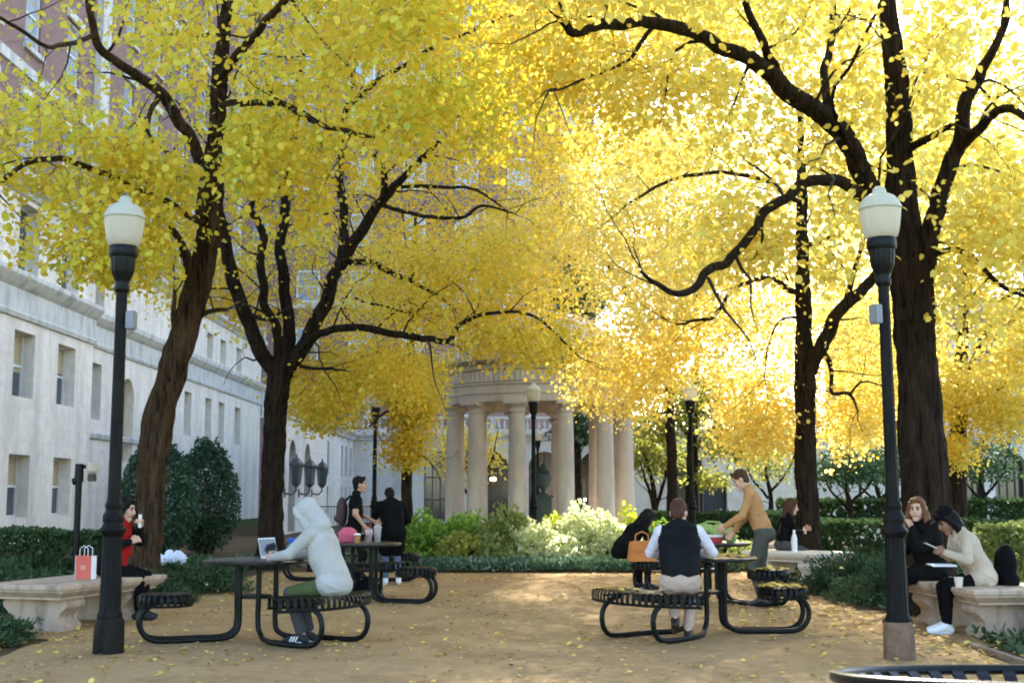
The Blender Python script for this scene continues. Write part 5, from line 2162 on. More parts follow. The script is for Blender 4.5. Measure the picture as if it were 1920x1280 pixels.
P.ell((0, 0, .12), (.20, .13, .13), 'b')
P.cap((-.12, 0, .06), (.12, 0, .06), .075, .075, 'b')
P.build('bag_body', ['b'], [M['black_cloth']], t, .014, 2, disp=.01)
mb = MB()
mb.tube([(-.15, 0, .18), (-.08, -.05, .27), (.06, -.05, .28), (.15, 0, .18)], .012, 8)
mb.build('strap', M['black_cloth'], t)

t = tthing('plastic_bag', 'crumpled pale blue plastic bag lying on the ground cover by the leaning trunk', 'plastic bag', (-4.98, 18.2, .40))
P = Prims()
r_ = random.Random(4)
for k in range(9):
    P.ell((-.26 + .065 * k, r_.uniform(-.06, .06), .05 + r_.uniform(0, .07)), (.07, .08, .06 + r_.uniform(0, .04)), 'b')
P.build('bag_film', ['b'], [M['tarp']], t, .014, 1, disp=.02)

t = tthing('garden_light', 'slim black garden post with a white lamp head above the clipped hedge', 'garden light', (W(148, 900, 21.4).x, 21.4, 0))
mb = MB()
mb.tube([(0, 0, -.02), (0, 0, 1.62)], .055, 12)
mb.build('post', M['paint'], t)
mb = MB()
mb.tube([(0, 0, 1.60), (0, 0, 1.9)], [.075, .07], 12)
mb.tube([(0, 0, 1.62), (-.1, 0, 1.60)], .06, 10)
mb.tube([(0, 0, 1.84), (.14, 0, 1.86)], .03, 8)
mb.build('bracket', M['paint'], t)
mb = MB()
mb.lathe([(.05, 1.74), (.095, 1.77), (.105, 1.86), (.08, 1.92), (.01, 1.935)], 20, (.22, 0, 0))
mb.build('lamp_head', M['globe'], t)
mb = MB()
mb.bbox((.22, 0, 1.67), (.12, .12, .13), .01)
mb.build('ballast_box', M['brown_shoe'], t)

t = thing('iron_railing', 'low dark iron railing in front of the grey wing wall', 'railing', (-6.9, 44.5, 0))
mb = MB()
for z in (.12, .95):
    mb.box((1.2, 0, z), (2.5, .035, .035))
mb.build('rail', M['dark_frame'], t, False)
mb = MB()
for k in range(24):
    mb.box((.02 + k * .105, 0, .53), (.018, .018, .795))
mb.build('baluster', M['dark_frame'], t, False)
for k in (0, 1):
    mb = MB()
    mb.box((-.06 + k * 2.54, 0, .5), (.05, .05, 1.04))
    mb.build('post', M['dark_frame'], t, False)

t = thing('stone_coping', 'long low pale stone parapet beyond the sunlit clipped hedge', 'low wall', (13.2, 32, 0))
mb = MB()
mb.bbox((0, 0, .27), (9, .4, .54), .01)
mb.build('wall', M['limestone_back'], t)
mb = MB()
mb.bbox((0, 0, .60), (9.1, .56, .11), .02)
mb.build('coping', M['limestone_trim'], t)

# ------------------------------------------------------------------ trees
# (a limb is a chain of (bearing px, bearing py, distance, radius))
grow_tree('yellow_tree', 'leaning tree with furrowed brown trunk behind the bench with the paper bag', 'tree', [
    [(262, 1135, 17, 0.270), (272, 1010, 17, 0.243), (284, 900, 17, 0.243), (293, 800, 17, 0.257), (312, 730, 17, 0.225), (338, 650, 17, 0.221), (365, 560, 17, 0.211), (384, 480, 17, 0.203), (390, 400, 16.9, 0.180), (396, 320, 16.8, 0.144),
     (408, 220, 16.6, 0.122), (414, 120, 16.3, 0.104), (424, 20, 16, 0.081), (436, -120, 15.6, 0.054)],
    [(392, 345, 16.9, .10), (350, 245, 16.6, .095), (300, 178, 16.2, .09), (225, 118, 15.8, .075), (178, 66, 15.4, .06), (165, -40, 15, .045)],
    [(366, 545, 17, .09), (347, 475, 16.8, .075), (320, 428, 16.6, .05), (288, 402, 16.5, .03)],
    [(388, 420, 16.9, .05), (305, 372, 16, .05), (240, 345, 15.2, .045), (178, 318, 14.6, .045), (112, 298, 14.2, .04), (50, 308, 13.8, .035), (-10, 350, 13.5, .03), (-80, 380, 13.2, .02)],
    [(300, 178, 16.2, .05), (285, 210, 16, .04), (282, 255, 15.9, .035), (330, 300, 16.2, .03)],
    [(330, 640, 17, .05), (324, 590, 16.8, .045), (328, 525, 16.7, .025)],
    [(345, 640, 17, .05), (385, 590, 17, .045), (425, 580, 16.9, .03)],
    [(412, 150, 16.3, .08), (480, 60, 15, .06), (560, -20, 13.5, .05), (640, -90, 12, .03)],
    [(410, 200, 16.5, .06), (500, 190, 15, .045), (600, 230, 13.8, .035), (700, 260, 13, .02)],
    [(178, 66, 15.4, .04), (100, 90, 14.2, .03), (20, 40, 13.4, .025), (-60, 10, 12.8, .015)],
], [(330, 160, 15.2, 3.0, 3.6, 2.0, 440), (90, 330, 13.8, 1.7, 1.8, .85, 190), (600, 140, 13.6, 2.4, 2.6, 1.6, 420), (330, 420, 15.5, 1.3, 1.8, .9, 160), (420, 330, 14.6, 1.5, 1.6, 1.0, 260), (120, 470, 13.6, .8, 1.0, .28, 50),
    (250, -420, 15, 4.2, 4.5, 2.4, 120), (760, 60, 12.5, 1.9, 2.2, 1.1, 270), (235, 500, 14.6, .5, .6, .5, 45)], 'leaf_green', .084, 16, 21, rs=(.78, .85), spread=.20,  # the blob high above view is added for shade on the ground
    holes=((120, 330, 90, .3), (60, 60, 110, .75), (240, 170, 85, .75), (230, 60, 60, .6), (160, 440, 60, .6), (310, 560, 70, .8), (40, 450, 90, .85)))

grow_tree('yellow_tree', 'vase shaped tree forking low into many dark limbs, behind the hooded person', 'tree', [
    [(506, 1065, 24, .34), (509, 960, 24, .31), (513, 860, 24, .30), (518, 760, 24, .31), (524, 700, 24, .30), (530, 668, 24, .24), (541, 620, 24, .16), (532, 540, 24.1, .14), (526, 460, 24.2, .13), (535, 400, 24.4, .115), (541, 330, 24.6, .10), (556, 220, 25, .08), (570, 90, 25.4, .05)],
    [(518, 705, 24, .2), (482, 645, 23.8, .19), (456, 585, 23.6, .175), (436, 515, 23.4, .165), (421, 450, 23.1, .15), (412, 390, 22.8, .13), (404, 290, 22.4, .10), (398, 180, 22, .07)],
    [(527, 690, 24, .13), (516, 615, 23.8, .115), (497, 560, 23.5, .11), (491, 500, 23.2, .105), (492, 450, 23, .10), (480, 415, 22.8, .09), (464, 393, 22.6, .08), (498, 368, 22.3, .06), (528, 346, 22, .04)],
    [(530, 705, 24, .22), (570, 650, 24, .19), (600, 590, 24, .175), (622, 530, 24, .165), (652, 470, 23.9, .15), (690, 420, 23.7, .14), (720, 368, 23.5, .12), (748, 338, 23.3, .095), (790, 300, 23, .075), (835, 255, 22.6, .05)],
    [(630, 515, 24, .13), (641, 450, 24.3, .12), (640, 380, 24.6, .115), (637, 300, 25, .10), (652, 200, 25.4, .08), (670, 80, 25.8, .05)],
    [(716, 380, 23.5, .09), (718, 335, 23.3, .085), (710, 305, 23, .06), (695, 288, 22.8, .035)],
    [(714, 380, 23.5, .06), (745, 395, 23.2, .055), (800, 406, 22.7, .05), (862, 408, 22.2, .045), (906, 386, 21.8, .035), (965, 402, 21.4, .02)],
    [(752, 350, 23.3, .05), (830, 352, 22.9, .045), (885, 353, 22.5, .035), (950, 395, 22, .02)],
    [(555, 672, 24, .11), (585, 635, 23.7, .105), (612, 620, 23.4, .10), (650, 612, 23, .095), (740, 625, 22.4, .085), (800, 635, 22, .075), (838, 638, 21.8, .065), (868, 606, 21.5, .05), (912, 591, 21.2, .042), (980, 586, 20.8, .035), (1030, 612, 20.5, .028), (1085, 668, 20.2, .018)],
    [(655, 490, 24, .09), (702, 497, 23.6, .08), (760, 522, 23.2, .06), (812, 548, 22.8, .035)],
    [(560, 690, 24, .05), (600, 690, 23.5, .04), (650, 695, 23, .02)],
    [(668, 560, 24.4, .035), (720, 575, 23.6, .03), (790, 590, 22.8, .02)],
    [(650, 200, 25.4, .07), (760, 120, 24, .055), (880, 60, 22.5, .04), (990, 20, 21, .025)],
    [(460, 590, 23.6, .06), (500, 600, 23.2, .05), (525, 585, 22.8, .03)],
], [(590, 440, 24.0, 3.2, 3.2, 2.3, 560), (860, 540, 22.5, 2.2, 2.4, 1.1, 480), (660, 720, 25.0, 1.5, 1.8, .8, 360), (760, 200, 24.0, 3.6, 3.6, 2.6, 680), (980, 260, 23.0, 2.4, 2.8, 2.2, 430), (1000, 640, 20.6, .9, 1.2, .5, 130), (420, 560, 24.5, 1.2, 1.8, .9, 150),
    (900, 60, 29, 4, 4, 1.8, 350), (920, 640, 21.5, .7, 1.0, .3, 70)], 'leaf_lime', .078, 17, 22, rs=(.68, .76), barkm='bark_dark', spread=.22, holes=((490, 340, 60, .6), (650, 395, 25, .5), (400, 640, 60, .9), (440, 440, 50, .5)))  # the high far blob is added to shade the sand

grow_tree('yellow_tree', 'slim dark trunk with low hanging yellow sprays beside the dark coated person', 'tree', [
    [(764, 1035, 30, .19), (763, 900, 30, .165), (765, 800, 30, .15), (768, 700, 30, .125), (772, 560, 30, .09), (780, 400, 30, .05)],
    [(766, 760, 30, .05), (730, 770, 29.3, .035), (690, 800, 28.6, .02)],
    [(765, 850, 30, .04), (800, 860, 29.4, .03), (820, 885, 29, .015)],
    [(768, 700, 30, .06), (700, 680, 29.2, .04), (610, 700, 28.5, .025)],
], [(740, 720, 29.6, 1.5, 1.4, .85, 480), (785, 790, 29.3, .8, .8, .7, 190), (560, 740, 28.5, 1.0, 1.2, .5, 90), (765, 850, 29.5, .6, .7, .45, 95), (620, 780, 28.8, .8, 1, .45, 130), (780, 560, 30, 2.2, 2, 1.8, 420), (768, 895, 29.6, .55, .5, .09, 30)], 'leaf_lime', .080, 17, 23, rs=(.8, .8), barkm='bark_dark', spread=.2)

grow_tree('yellow_tree', 'massive dark trunk with spreading black limbs behind the rusty based lamp post', 'tree', [
    [(1742, 1165, 15, .36), (1738, 1040, 15, .335), (1733, 930, 15, .32), (1726, 800, 15, .285), (1717, 650, 15, .255), (1708, 530, 15, .25), (1697, 440, 15, .215), (1688, 330, 15, .18), (1684, 250, 15, .165), (1676, 120, 15, .14), (1666, 20, 15, .11), (1655, -120, 15, .07)],
    [(1700, 470, 15, .15), (1645, 375, 14.8, .145), (1612, 325, 14.6, .14), (1585, 272, 14.4, .135), (1545, 220, 14.2, .13), (1490, 178, 13.9, .12), (1430, 130, 13.6, .105), (1375, 94, 13.3, .09), (1300, 66, 12.9, .08), (1230, 46, 12.5, .07), (1150, 52, 12.1, .06), (1085, 64, 11.8, .05), (1050, 38, 11.6, .03)],
    [(1462, 152, 13.8, .06), (1440, 110, 13.6, .055), (1420, 60, 13.3, .05), (1396, 0, 13, .04), (1380, -70, 12.7, .025)],
    [(1716, 560, 15, .16), (1738, 460, 14.9, .125), (1765, 370, 14.7, .115), (1790, 285, 14.5, .105), (1810, 200, 14.3, .09), (1835, 135, 14.1, .075), (1862, 98, 13.9, .06), (1880, 55, 13.7, .05), (1886, -20, 13.5, .03)],
    [(1792, 282, 14.5, .08), (1830, 240, 14.1, .07), (1870, 212, 13.7, .06), (1905, 212, 13.3, .05), (1960, 250, 12.9, .03)],
    [(1660, 400, 14.9, .09), (1595, 352, 14.5, .08), (1545, 340, 14.2, .075), (1500, 346, 13.9, .07), (1450, 386, 13.6, .065), (1412, 440, 13.4, .06), (1372, 490, 13.2, .055), (1332, 514, 13, .055), (1310, 540, 12.9, .05), (1270, 548, 12.8, .04), (1235, 530, 12.7, .03), (1203, 505, 12.6, .018)],
    [(1690, 290, 15, .06), (1740, 258, 14.6, .05), (1785, 232, 14.2, .03)],
    [(1556, 228, 14.3, .06), (1547, 140, 14.4, .055), (1556, 85, 14.5, .05), (1562, -20, 14.6, .03)],
    [(1612, 325, 14.6, .03), (1560, 190, 13.8, .025), (1600, 120, 13.2, .022), (1640, 20, 12.6, .018), (1680, -60, 12.2, .012)],
    [(1715, 480, 15, .05), (1800, 470, 14.6, .04), (1870, 530, 14.2, .03), (1935, 560, 13.9, .018)],
    [(1230, 46, 12.5, .03), (1180, 110, 12.2, .022), (1100, 150, 11.9, .015), (1030, 170, 11.6, .01)],
], [(1490, 110, 13.6, 2.8, 3.2, 1.5, 400), (1740, 230, 14.0, 1.8, 3.0, 1.9, 360), (1240, 50, 12.0, 1.6, 1.8, .8, 330), (1870, 480, 14.0, .9, 1.6, .9, 200), (1460, 440, 13.6, 1.2, 1.2, .55, 120), (1560, 330, 12.5, 1.5, 1.4, 1.4, 20),
    (1650, -350, 14, 4, 4.5, 2.2, 420), (1690, 330, 12.2, .5, .5, .3, 22), (1250, -330, 14, 3, 4, 1.6, 330)], 'leaf_gold', .088, 15, 24, rs=(.89, .9), barkm='bark_dark', spread=.20)  # blobs above view are unseen canopy, there to shade the ground

grow_tree('yellow_tree', 'slimmer dark forked trunk rising beside the pale stone bench', 'tree', [
    [(1517, 1078, 22, .30), (1514, 950, 22, .26), (1511, 850, 22, .245), (1510, 760, 22, .24), (1510, 700, 22, .245), (1507, 620, 22, .19), (1505, 520, 22, .165), (1504, 430, 22, .14), (1502, 330, 22, .10), (1500, 200, 22, .06)],
    [(1518, 700, 22, .17), (1545, 640, 21.8, .165), (1572, 590, 21.6, .15), (1612, 545, 21.4, .135), (1652, 508, 21.2, .11), (1705, 465, 21, .08), (1760, 400, 20.8, .05)],
    [(1580, 585, 21.6, .085), (1592, 540, 21.5, .075), (1606, 490, 21.4, .06), (1626, 430, 21.3, .035)],
    [(1502, 550, 22, .08), (1470, 532, 21.7, .07), (1438, 522, 21.4, .06), (1402, 530, 21, .05), (1370, 547, 20.7, .045), (1340, 592, 20.4, .045), (1302, 600, 20, .035), (1265, 606, 19.7, .02)],
    [(1506, 465, 22, .07), (1540, 450, 21.8, .06), (1566, 432, 21.6, .03)],
    [(1540, 648, 21.9, .07), (1553, 672, 21.8, .065), (1556, 700, 21.7, .05), (1557, 735, 21.5, .045), (1590, 738, 21.3, .04), (1608, 770, 21.1, .02)],
    [(1497, 592, 22, .04), (1462, 600, 21.6, .03), (1442, 640, 21.4, .025), (1434, 710, 21.2, .015)],
    [(1503, 380, 22, .07), (1400, 330, 20.8, .055), (1280, 330, 19.6, .04), (1180, 380, 18.8, .025)],
    [(1590, 740, 21.3, .03), (1620, 715, 21, .025), (1650, 720, 20.7, .015)],
], [(1400, 430, 21.0, 2.8, 2.6, 2.2, 620), (1600, 620, 22.6, 1.9, 2.2, 1.5, 520), (1420, 780, 22.6, 1.2, 1.4, .95, 420), (1620, 790, 22.4, .7, 1.0, .75, 170), (1200, 700, 22.6, 1.5, 1.6, .9, 380), (1200, 480, 20, 1.9, 2.2, 1.5, 300), (1300, 620, 21.5, 1.6, 1.8, 1.2, 260),
    (1450, 60, 21.5, 3.5, 3.4, 2.4, 420), (1300, 20, 28, 3.8, 4, 1.6, 1000), (1430, -60, 25, 3.5, 4, 1.6, 800), (1150, -120, 22, 3.5, 4, 1.5, 650), (1150, 50, 33, 3.4, 3, 1.5, 650)], 'leaf_amber', .076, 17, 25, rs=(.70, .74), barkm='bark_dark', spread=.22)  # high blobs at the end are canopy added to keep sun off the path

grow_tree('yellow_tree', 'yellow tree partly hidden behind the massive trunk, drooping over the hedges', 'tree', [
    [(1792, 1030, 31, .26), (1796, 880, 31, .22), (1800, 740, 31, .18), (1806, 600, 31, .14), (1812, 420, 31, .09)],
    [(1800, 740, 31, .08), (1840, 640, 30, .06), (1880, 590, 29.4, .05), (1905, 640, 29, .03)],
    [(1798, 760, 31, .05), (1850, 740, 30.2, .04), (1910, 712, 29.5, .02)],
], [(1840, 700, 30.2, 1.9, 2, 1.2, 480), (1850, 780, 30.2, 1.4, 1.4, .6, 200), (1640, 800, 30.5, .9, 1, .6, 110), (1840, 420, 31, 2.4, 2.6, 2.6, 620), (1690, 660, 31, 1.2, 1.4, 1.6, 200), (1780, 850, 30.5, .55, .7, .5, 90), (1700, 200, 30, 3, 3, 2.2, 350)], 'leaf_gold', .088, 19, 26, barkm='bark_dark', spread=.26,
    holes=((1820, 620, 70, .85), (1820, 800, 40, .7), (1895, 100, 50, .8)))

grow_tree('yellow_tree', 'bright yellow tree farther back than the lamp post by the man in the black vest', 'tree', [
    [(1260, 1005, 44, .20), (1260, 900, 44, .18), (1257, 800, 44, .17), (1250, 680, 44, .15), (1240, 520, 44, .12), (1230, 350, 44, .07)],
    [(1252, 700, 44, .14), (1180, 560, 43, .10), (1100, 440, 42, .06), (1040, 330, 41, .03)],
    [(1248, 640, 44, .14), (1330, 520, 43, .10), (1400, 400, 42, .05)],
], [(1140, 440, 43, 4.6, 3.2, 2.3, 800), (1190, 290, 37.5, 3.2, 2, 1.1, 420), (1330, 560, 43.5, 3, 3, 2.6, 420), (1000, 480, 42, 2.6, 2.6, 1.6, 380), (1120, -10, 45, 5, 4, 2.6, 420)], 'leaf_amber', .115, 20, 27, barkm='bark_dark', spread=.38, thin=.006, holes=((1070, 520, 55, .9), (1120, 190, 50, .8)))  # nearest blob added so that its shade falls on the path

grow_tree('yellow_tree', 'pale yellow tree farthest back, filling the gap between the slimmer and the massive trunk', 'tree', [
    [(1668, 985, 48, .2), (1670, 880, 48, .18), (1676, 740, 48, .15), (1690, 560, 48, .12), (1700, 330, 48, .07)],
    [(1674, 760, 48, .08), (1590, 620, 47, .06), (1540, 500, 46.5, .03)],
    [(1680, 700, 48, .08), (1760, 560, 47, .06), (1800, 430, 46.5, .03)],
], [(1620, 420, 47, 4.6, 3, 4.2, 1250), (1800, 250, 47, 4, 3, 4, 800), (1600, 120, 47, 4, 3, 3, 500), (1640, 690, 47.5, 2.2, 2, 1.4, 170), (1300, 290, 54, 4.5, 3, 2.6, 650)], 'leaf_amber', .125, 19, 31, barkm='bark_dark', spread=.4, thin=.006, holes=((1830, 620, 70, .9), (1120, 190, 50, .8)))

grow_tree('yellow_tree', 'yellow tree past the two women, only its outer sprays reaching over the hedge', 'tree', [
    [(2090, 1060, 24, .24), (2085, 900, 24, .21), (2080, 700, 24, .18), (2070, 480, 24, .13), (2060, 250, 24, .08)],
    [(2080, 720, 24, .10), (2000, 600, 23.4, .07), (1930, 540, 23, .045), (1880, 560, 22.6, .02)],
    [(2078, 650, 24, .10), (2160, 520, 24, .07), (2240, 420, 24, .03)],
], [(2050, 420, 24, 2.6, 2.6, 2.6, 700), (1960, 640, 23.4, 1.1, 1.4, .8, 160), (2200, 550, 24, 2, 2, 1.6, 260)], 'leaf_gold', .088, 17, 32, barkm='bark_dark', spread=.24)

grow_tree('olive_tree', 'olive green tree in the shade behind the lamp beside the tan sweater', 'tree', [
    [(1296, 1000, 47, .26), (1298, 880, 47, .22), (1300, 780, 47, .18), (1306, 660, 47, .10)],
    [(1298, 850, 47, .09), (1340, 800, 46.4, .06), (1390, 820, 46, .03)],
    [(1298, 830, 47, .08), (1260, 780, 46.6, .05), (1210, 770, 46, .03)],
], [(1310, 745, 46.5, 1.7, 1.8, 1.2, 360), (1370, 830, 46.4, 1.2, 1.2, .7, 150), (1225, 800, 46.5, 1.0, 1.2, .7, 130), (1330, 905, 46.6, .9, .9, .25, 50)], 'leaf_olive', .14, 12, 28, barkm='bark_dark', spread=.3, thin=.006, edge=False)

grow_tree('small_tree', 'small multi stemmed olive tree between the rotunda and the paired dark trunks', 'tree', [
    [(1228, 1000, 50, .14), (1228, 950, 50, .13), (1222, 900, 50, .08), (1205, 840, 50, .05), (1195, 800, 50, .03)],
    [(1228, 960, 50, .09), (1245, 900, 50, .06), (1252, 840, 50, .04)],
    [(1228, 955, 50, .08), (1212, 905, 49.7, .05), (1200, 870, 49.5, .03)],
], [(1225, 850, 50, 1.3, 1.3, .9, 170)], 'leaf_olive', .15, 11, 29, barkm='bark_dark', spread=.3, thin=.006, edge=False)

grow_tree('dark_tree', 'dark green tree showing through a gap in the yellow leaves above the rotunda', 'tree', [
    [(1080, 985, 56, .30), (1078, 800, 56, .25), (1074, 650, 56, .18), (1070, 520, 56, .10)],
    [(1076, 700, 56, .10), (1030, 620, 55.5, .06), (1000, 560, 55, .03)],
], [(1070, 545, 56, 2.0, 2.2, 1.7, 420), (1100, 800, 55, 1.6, 1.4, .8, 160), (1150, 690, 55.5, 2, 1.8, 1.2, 200)], 'leaf_dark', .17, 12, 30, barkm='bark_dark', spread=.34, thin=.006, edge=False)

for k, (px, Y, h, lab) in enumerate(((1590, 42, 2.9, 'small dark crooked tree over the far hedge, nearest the slimmer trunk'), (1645, 46, 3.3, 'small dark tree with arching twigs beside the massive trunk'),
                                      (1840, 44, 3.6, 'bushy blue green tree in front of the far arched windows'), (880, 47, 4.2, 'thin yellow green tree seen between the rotunda columns'), (1440, 50, 4.0, 'small olive tree in front of the pale blue shaded wall'))):
    s = F / Y
    yb = 925 + 1.4 * s
    top = 925 - (h - 1.4) * s
    grow_tree('small_tree', lab, 'tree', [
        [(px, yb, Y, .11), (px + 6, yb - .3 * h * s, Y, .09), (px - 4, yb - .6 * h * s, Y, .06), (px + 5, top + 10, Y, .02)],
        [(px + 4, yb - .35 * h * s, Y, .06), (px + 40, yb - .6 * h * s, Y - .4, .035), (px + 55, top + 20, Y - .6, .015)],
        [(px + 2, yb - .3 * h * s, Y, .06), (px - 35, yb - .55 * h * s, Y + .3, .035), (px - 50, top + 25, Y + .4, .015)],
    ], [(px, top + .3 * h * s, Y, 1.25, 1.2, h * .28, 190 if k != 4 else 120)], ['leaf_dark', 'leaf_dark', 'leaf_dark', 'leaf_gold', 'leaf_olive'][k], .13, 11, 40 + k, barkm='bark_dark', spread=.28, thin=.005, edge=False)  # dark leaves on the first two trees stand in for shade

for a, k in TQ:
    if a[0] != 'yellow_tree':
        continue
    for iL, L in enumerate(a[3]):
        for q in spline([(*W(px, py, Y), r * k.get('rs', (1, 1))[min(iL, 1)]) for px, py, Y, r in L], 5):
            if q[3] > .02 and q[1] < 26:
                qx, qy = proj(q)
                LIMBPX.append((qx, qy, q[1], q[3] * F / q[1]))
LPX = np.array(LIMBPX)
for a, k in TQ:
    _grow_tree(*a, **k)

# ------------------------------------------------------------------ shrubs, hedges, ground cover
bush('evergreen_shrub', 'tall egg shaped dark evergreen shrub in front of the pale hall wall', 'shrub', (-7.25, 30, 0), .74, .74, 2.7, 9500, .06, 'leaf_yew', shape=2, seedv=3, stems=4, lump=.16)
bush('evergreen_shrub', 'broad dark evergreen shrub half hidden behind the leaning trunk', 'shrub', (-7.75, 27.6, 0), .86, .85, 2.6, 9500, .06, 'leaf_yew', shape=2, seedv=4, stems=4, lump=.16)
bush('clipped_hedge', 'low clipped green hedge behind the bench with the paper bag', 'hedge', (-8.9, 22, 0), 2.2, .45, .74, 9000, .075, 'leaf_hedge', box=True, seedv=5, stems=12)
bush('clipped_hedge', 'low dark hedge running behind the slimmer trunk', 'hedge', (8.6, 24.5, 0), 3.0, .45, .84, 11000, .085, 'leaf_hedge', box=True, seedv=6, stems=14)
bush('clipped_hedge', 'sunlit pale green clipped hedge behind the stone bench with the two women', 'hedge', (8.35, 18.3, 0), 1.55, .4, .92, 9500, .062, 'leaf_box', box=True, seedv=7, stems=10)
bush('clipped_hedge', 'far dark hedge below the arched windows', 'hedge', (15.5, 44, 0), 6.2, .5, 1.12, 10000, .15, 'leaf_hedge', box=True, seedv=8, stems=16)
bush('clipped_hedge', 'far dark hedge left of the tan sweater, in front of the blue door', 'hedge', (6.6, 40, 0), 2.4, .5, .75, 5200, .12, 'leaf_hedge', box=True, seedv=9, stems=10)
for k, (x, y, rx, ry, h, lab) in enumerate((
        (-4.72, 18.3, .95, .75, .42, 'sprawling dark juniper at the foot of the leaning trunk'), (-4.9, 16.5, .75, .6, .36, 'sprawling dark juniper behind the red scarfed person'),
        (-5.45, 12.1, .95, .6, .24, 'low dark juniper in front of the near stone bench by the sand edge'), (-7.1, 17.2, 1.5, .9, .42, 'wide dark juniper between the bench and the clipped hedge'),
        (-6.6, 14.6, .8, .7, .40, 'dark juniper crowding behind the bench with the paper bag'),
        (4.85, 18.0, .75, .7, .50, 'sprawling juniper in front of the sunlit-toned stone bench'), (5.15, 16.4, .95, .8, .55, 'sprawling juniper by the rusty based lamp post, before the massive trunk'), (5.9, 19.2, .9, .8, .5, 'sprawling juniper beneath the dark hedge'),
        (5.72, 12.0, .85, .55, .42, 'sprawling juniper beside the stone bench of the two women'), (5.15, 10.6, .7, .45, .24, 'low juniper sprawling at the kerb'))):
    bush('juniper', lab, 'ground cover shrub', (x, y), rx, ry, h, 8500, .055, 'leaf_juniper', long=True, seedv=50 + k, stems=6, lump=.45, inner=.4, flat=.1)
for k, (px, Y, rx, h, lm, n, lab) in enumerate((
        (785, 25.4, .62, .86, 'leaf_bright', 3000, 'green shrub at the end of the bed beside the dark coated person'), (850, 25.8, .65, .86, 'leaf_bright', 3000, 'green leafy shrub below the leftmost rotunda column'), (905, 25.4, .62, .88, 'leaf_bright', 3000, 'green shrub beside the grey green bushy one'),
        (955, 25.0, .68, .95, 'leaf_box', 3400, 'pale grey green bushy shrub in the middle of the bed'), (1000, 24.6, .55, .74, 'leaf_cream', 2800, 'cream tipped shrub in front of the lamp post by the rotunda'), (1038, 25.4, .42, .84, 'leaf_acid', 1900, 'small acid yellow shrub between two cream ones'),
        (1092, 25.0, .72, .98, 'leaf_cream', 3600, 'big cream flowered shrub glowing in the sun'), (1140, 24.5, .60, .82, 'leaf_cream', 3000, 'cream shrub nearest the orange bag'), (1185, 25.6, .45, .95, 'leaf_acid', 2000, 'yellow green shrub behind the bending person'),
        (870, 24.6, .5, .55, 'leaf_olive', 1900, 'low olive shrub in the shaded part of the bed'), (925, 24.4, .45, .5, 'leaf_box', 1800, 'low pale shrub with reddish stems'), (1060, 24.2, .5, .5, 'leaf_cream', 2000, 'low cream shrub at the front of the sunny bed'),
        (1235, 25.4, .7, .7, 'leaf_bright', 2300, 'green shrub hidden behind the man in the black vest'), (1340, 24.2, .8, .55, 'leaf_box', 2300, 'pale green shrub under the table of the tan sweater'))):
    c = W(px, 925, Y)
    bush('flowering_shrub' if 'cream' in lm else 'leafy_shrub', lab, 'shrub', (c.x, Y), rx, .6, h, n, .075, lm, seedv=70 + k, stems=6, lump=.4, z0=.06, inner=.4)
# ribbon of low edging plants: uncountable
r_ = np.random.default_rng(90)
n = 9000
P = np.stack([-2.0 + 6.1 * r_.random(n), 23.15 + .30 * r_.normal(size=n).clip(-1.3, 1.6), .02 + .16 * r_.random(n)], 1)
D = r_.normal(size=P.shape) * np.array((.8, .8, .3)) + np.array((0, 0, .9))
leaf_object('edging_plants', P, D, r_.normal(size=P.shape), .10 * (.6 + .8 * r_.random(n)), [M['leaf_ivy']], T=LT_LONG, kind='stuff')
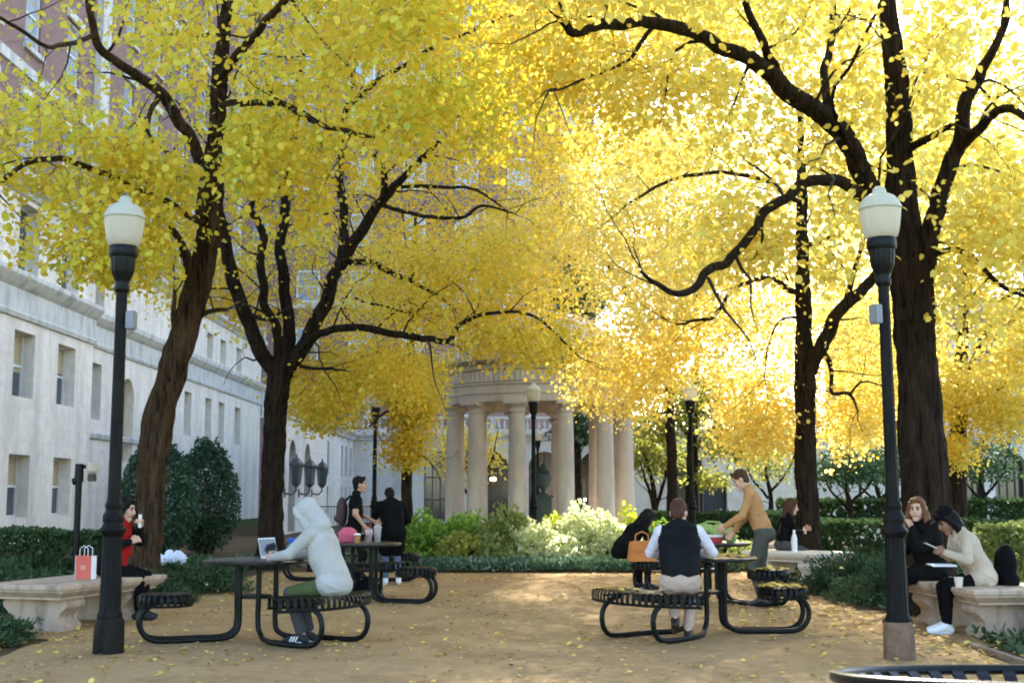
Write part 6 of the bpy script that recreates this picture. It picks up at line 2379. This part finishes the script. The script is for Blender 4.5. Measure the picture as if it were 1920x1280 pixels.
# grass and ivy under the side trees
for nm, xr, yr, lm, n in (('ground_cover', (-9, -4.7), (15.8, 27), 'leaf_juniper', 9000), ('ground_cover', (4.4, 9.5), (15.2, 27), 'leaf_juniper', 9000), ('ground_cover', (-6, 6), (24, 33), 'leaf_ivy', 8000), ('ground_cover', (-7.5, -4.6), (8, 12.6), 'leaf_juniper', 3200), ('ground_cover', (4.4, 8), (9.6, 12.3), 'leaf_juniper', 3200)):
    P = np.stack([xr[0] + (xr[1] - xr[0]) * r_.random(n), yr[0] + (yr[1] - yr[0]) * r_.random(n), .0 + .10 * r_.random(n) ** 2], 1)
    D = r_.normal(size=P.shape) * np.array((1, 1, .3)) + np.array((0, 0, .5))
    leaf_object(nm, P, D, r_.normal(size=P.shape) + np.array((0, 0, .8)), .10 * (.6 + .8 * r_.random(n)), [M[lm]], T=LT_LONG, kind='stuff')
# leaves lying on the seats
pts = []
for (cx, cy, r, z, n) in ((T2[0] + .78 * math.cos(R(4)), T2[1] + .78 * math.sin(R(4)), .24, .462, 120), (T2[0], T2[1], .46, .772, 90), (T4[0] + .95 * math.cos(R(-52)), T4[1] + .95 * math.sin(R(-52)), .24, .462, 70), (1.05, 12.6, .22, .466, 16)):
    for k in range(n):
        a_ = r_.random() * 6.283
        q = r * math.sqrt(r_.random())
        pts.append((cx + q * math.cos(a_), cy + q * math.sin(a_), z + .004 + .008 * r_.random()))
for (cx, cy, rx, ry, h) in ((-4.72, 18.3, .95, .75, .42), (-4.9, 16.5, .75, .6, .36), (-5.45, 12.1, .95, .6, .24), (-6.6, 14.6, .8, .7, .4), (4.85, 18.0, .75, .7, .5), (5.15, 16.4, .95, .8, .55), (5.72, 12.0, .85, .55, .42), (5.15, 10.6, .7, .45, .24), (5.9, 19.2, .9, .8, .5)):
    for k in range(16):
        d = r_.normal(size=3)
        d /= np.linalg.norm(d)
        pts.append((cx + rx * d[0], cy + ry * d[1], h * abs(d[2]) + .03))
for (cx, cy, L, wd, z, n) in ((-4.74, 13.95, .8, .42, .478, 6), (4.86, 13.35, .8, .42, .478, 7), (-8.9, 22, .35, 2.1, .79, 14), (8.35, 18.3, .3, 1.5, .98, 10)):
    for k in range(n):
        pts.append((cx + wd * (2 * r_.random() - 1), cy + L * (2 * r_.random() - 1), z + .004))
P = np.array(pts)
leaf_object('fallen_leaves', P, r_.normal(size=P.shape) * np.array((1, 1, .1)), np.array((0, 0, 1.)) + r_.normal(size=P.shape) * .18, .07 * (.6 + .7 * r_.random(len(P))), [M['litter']], kind='stuff')

for o in SC.objects:
    if o.get('label') and len(o['label'].split()) > 15:
        print('LONG', len(o['label'].split()), o['label'])
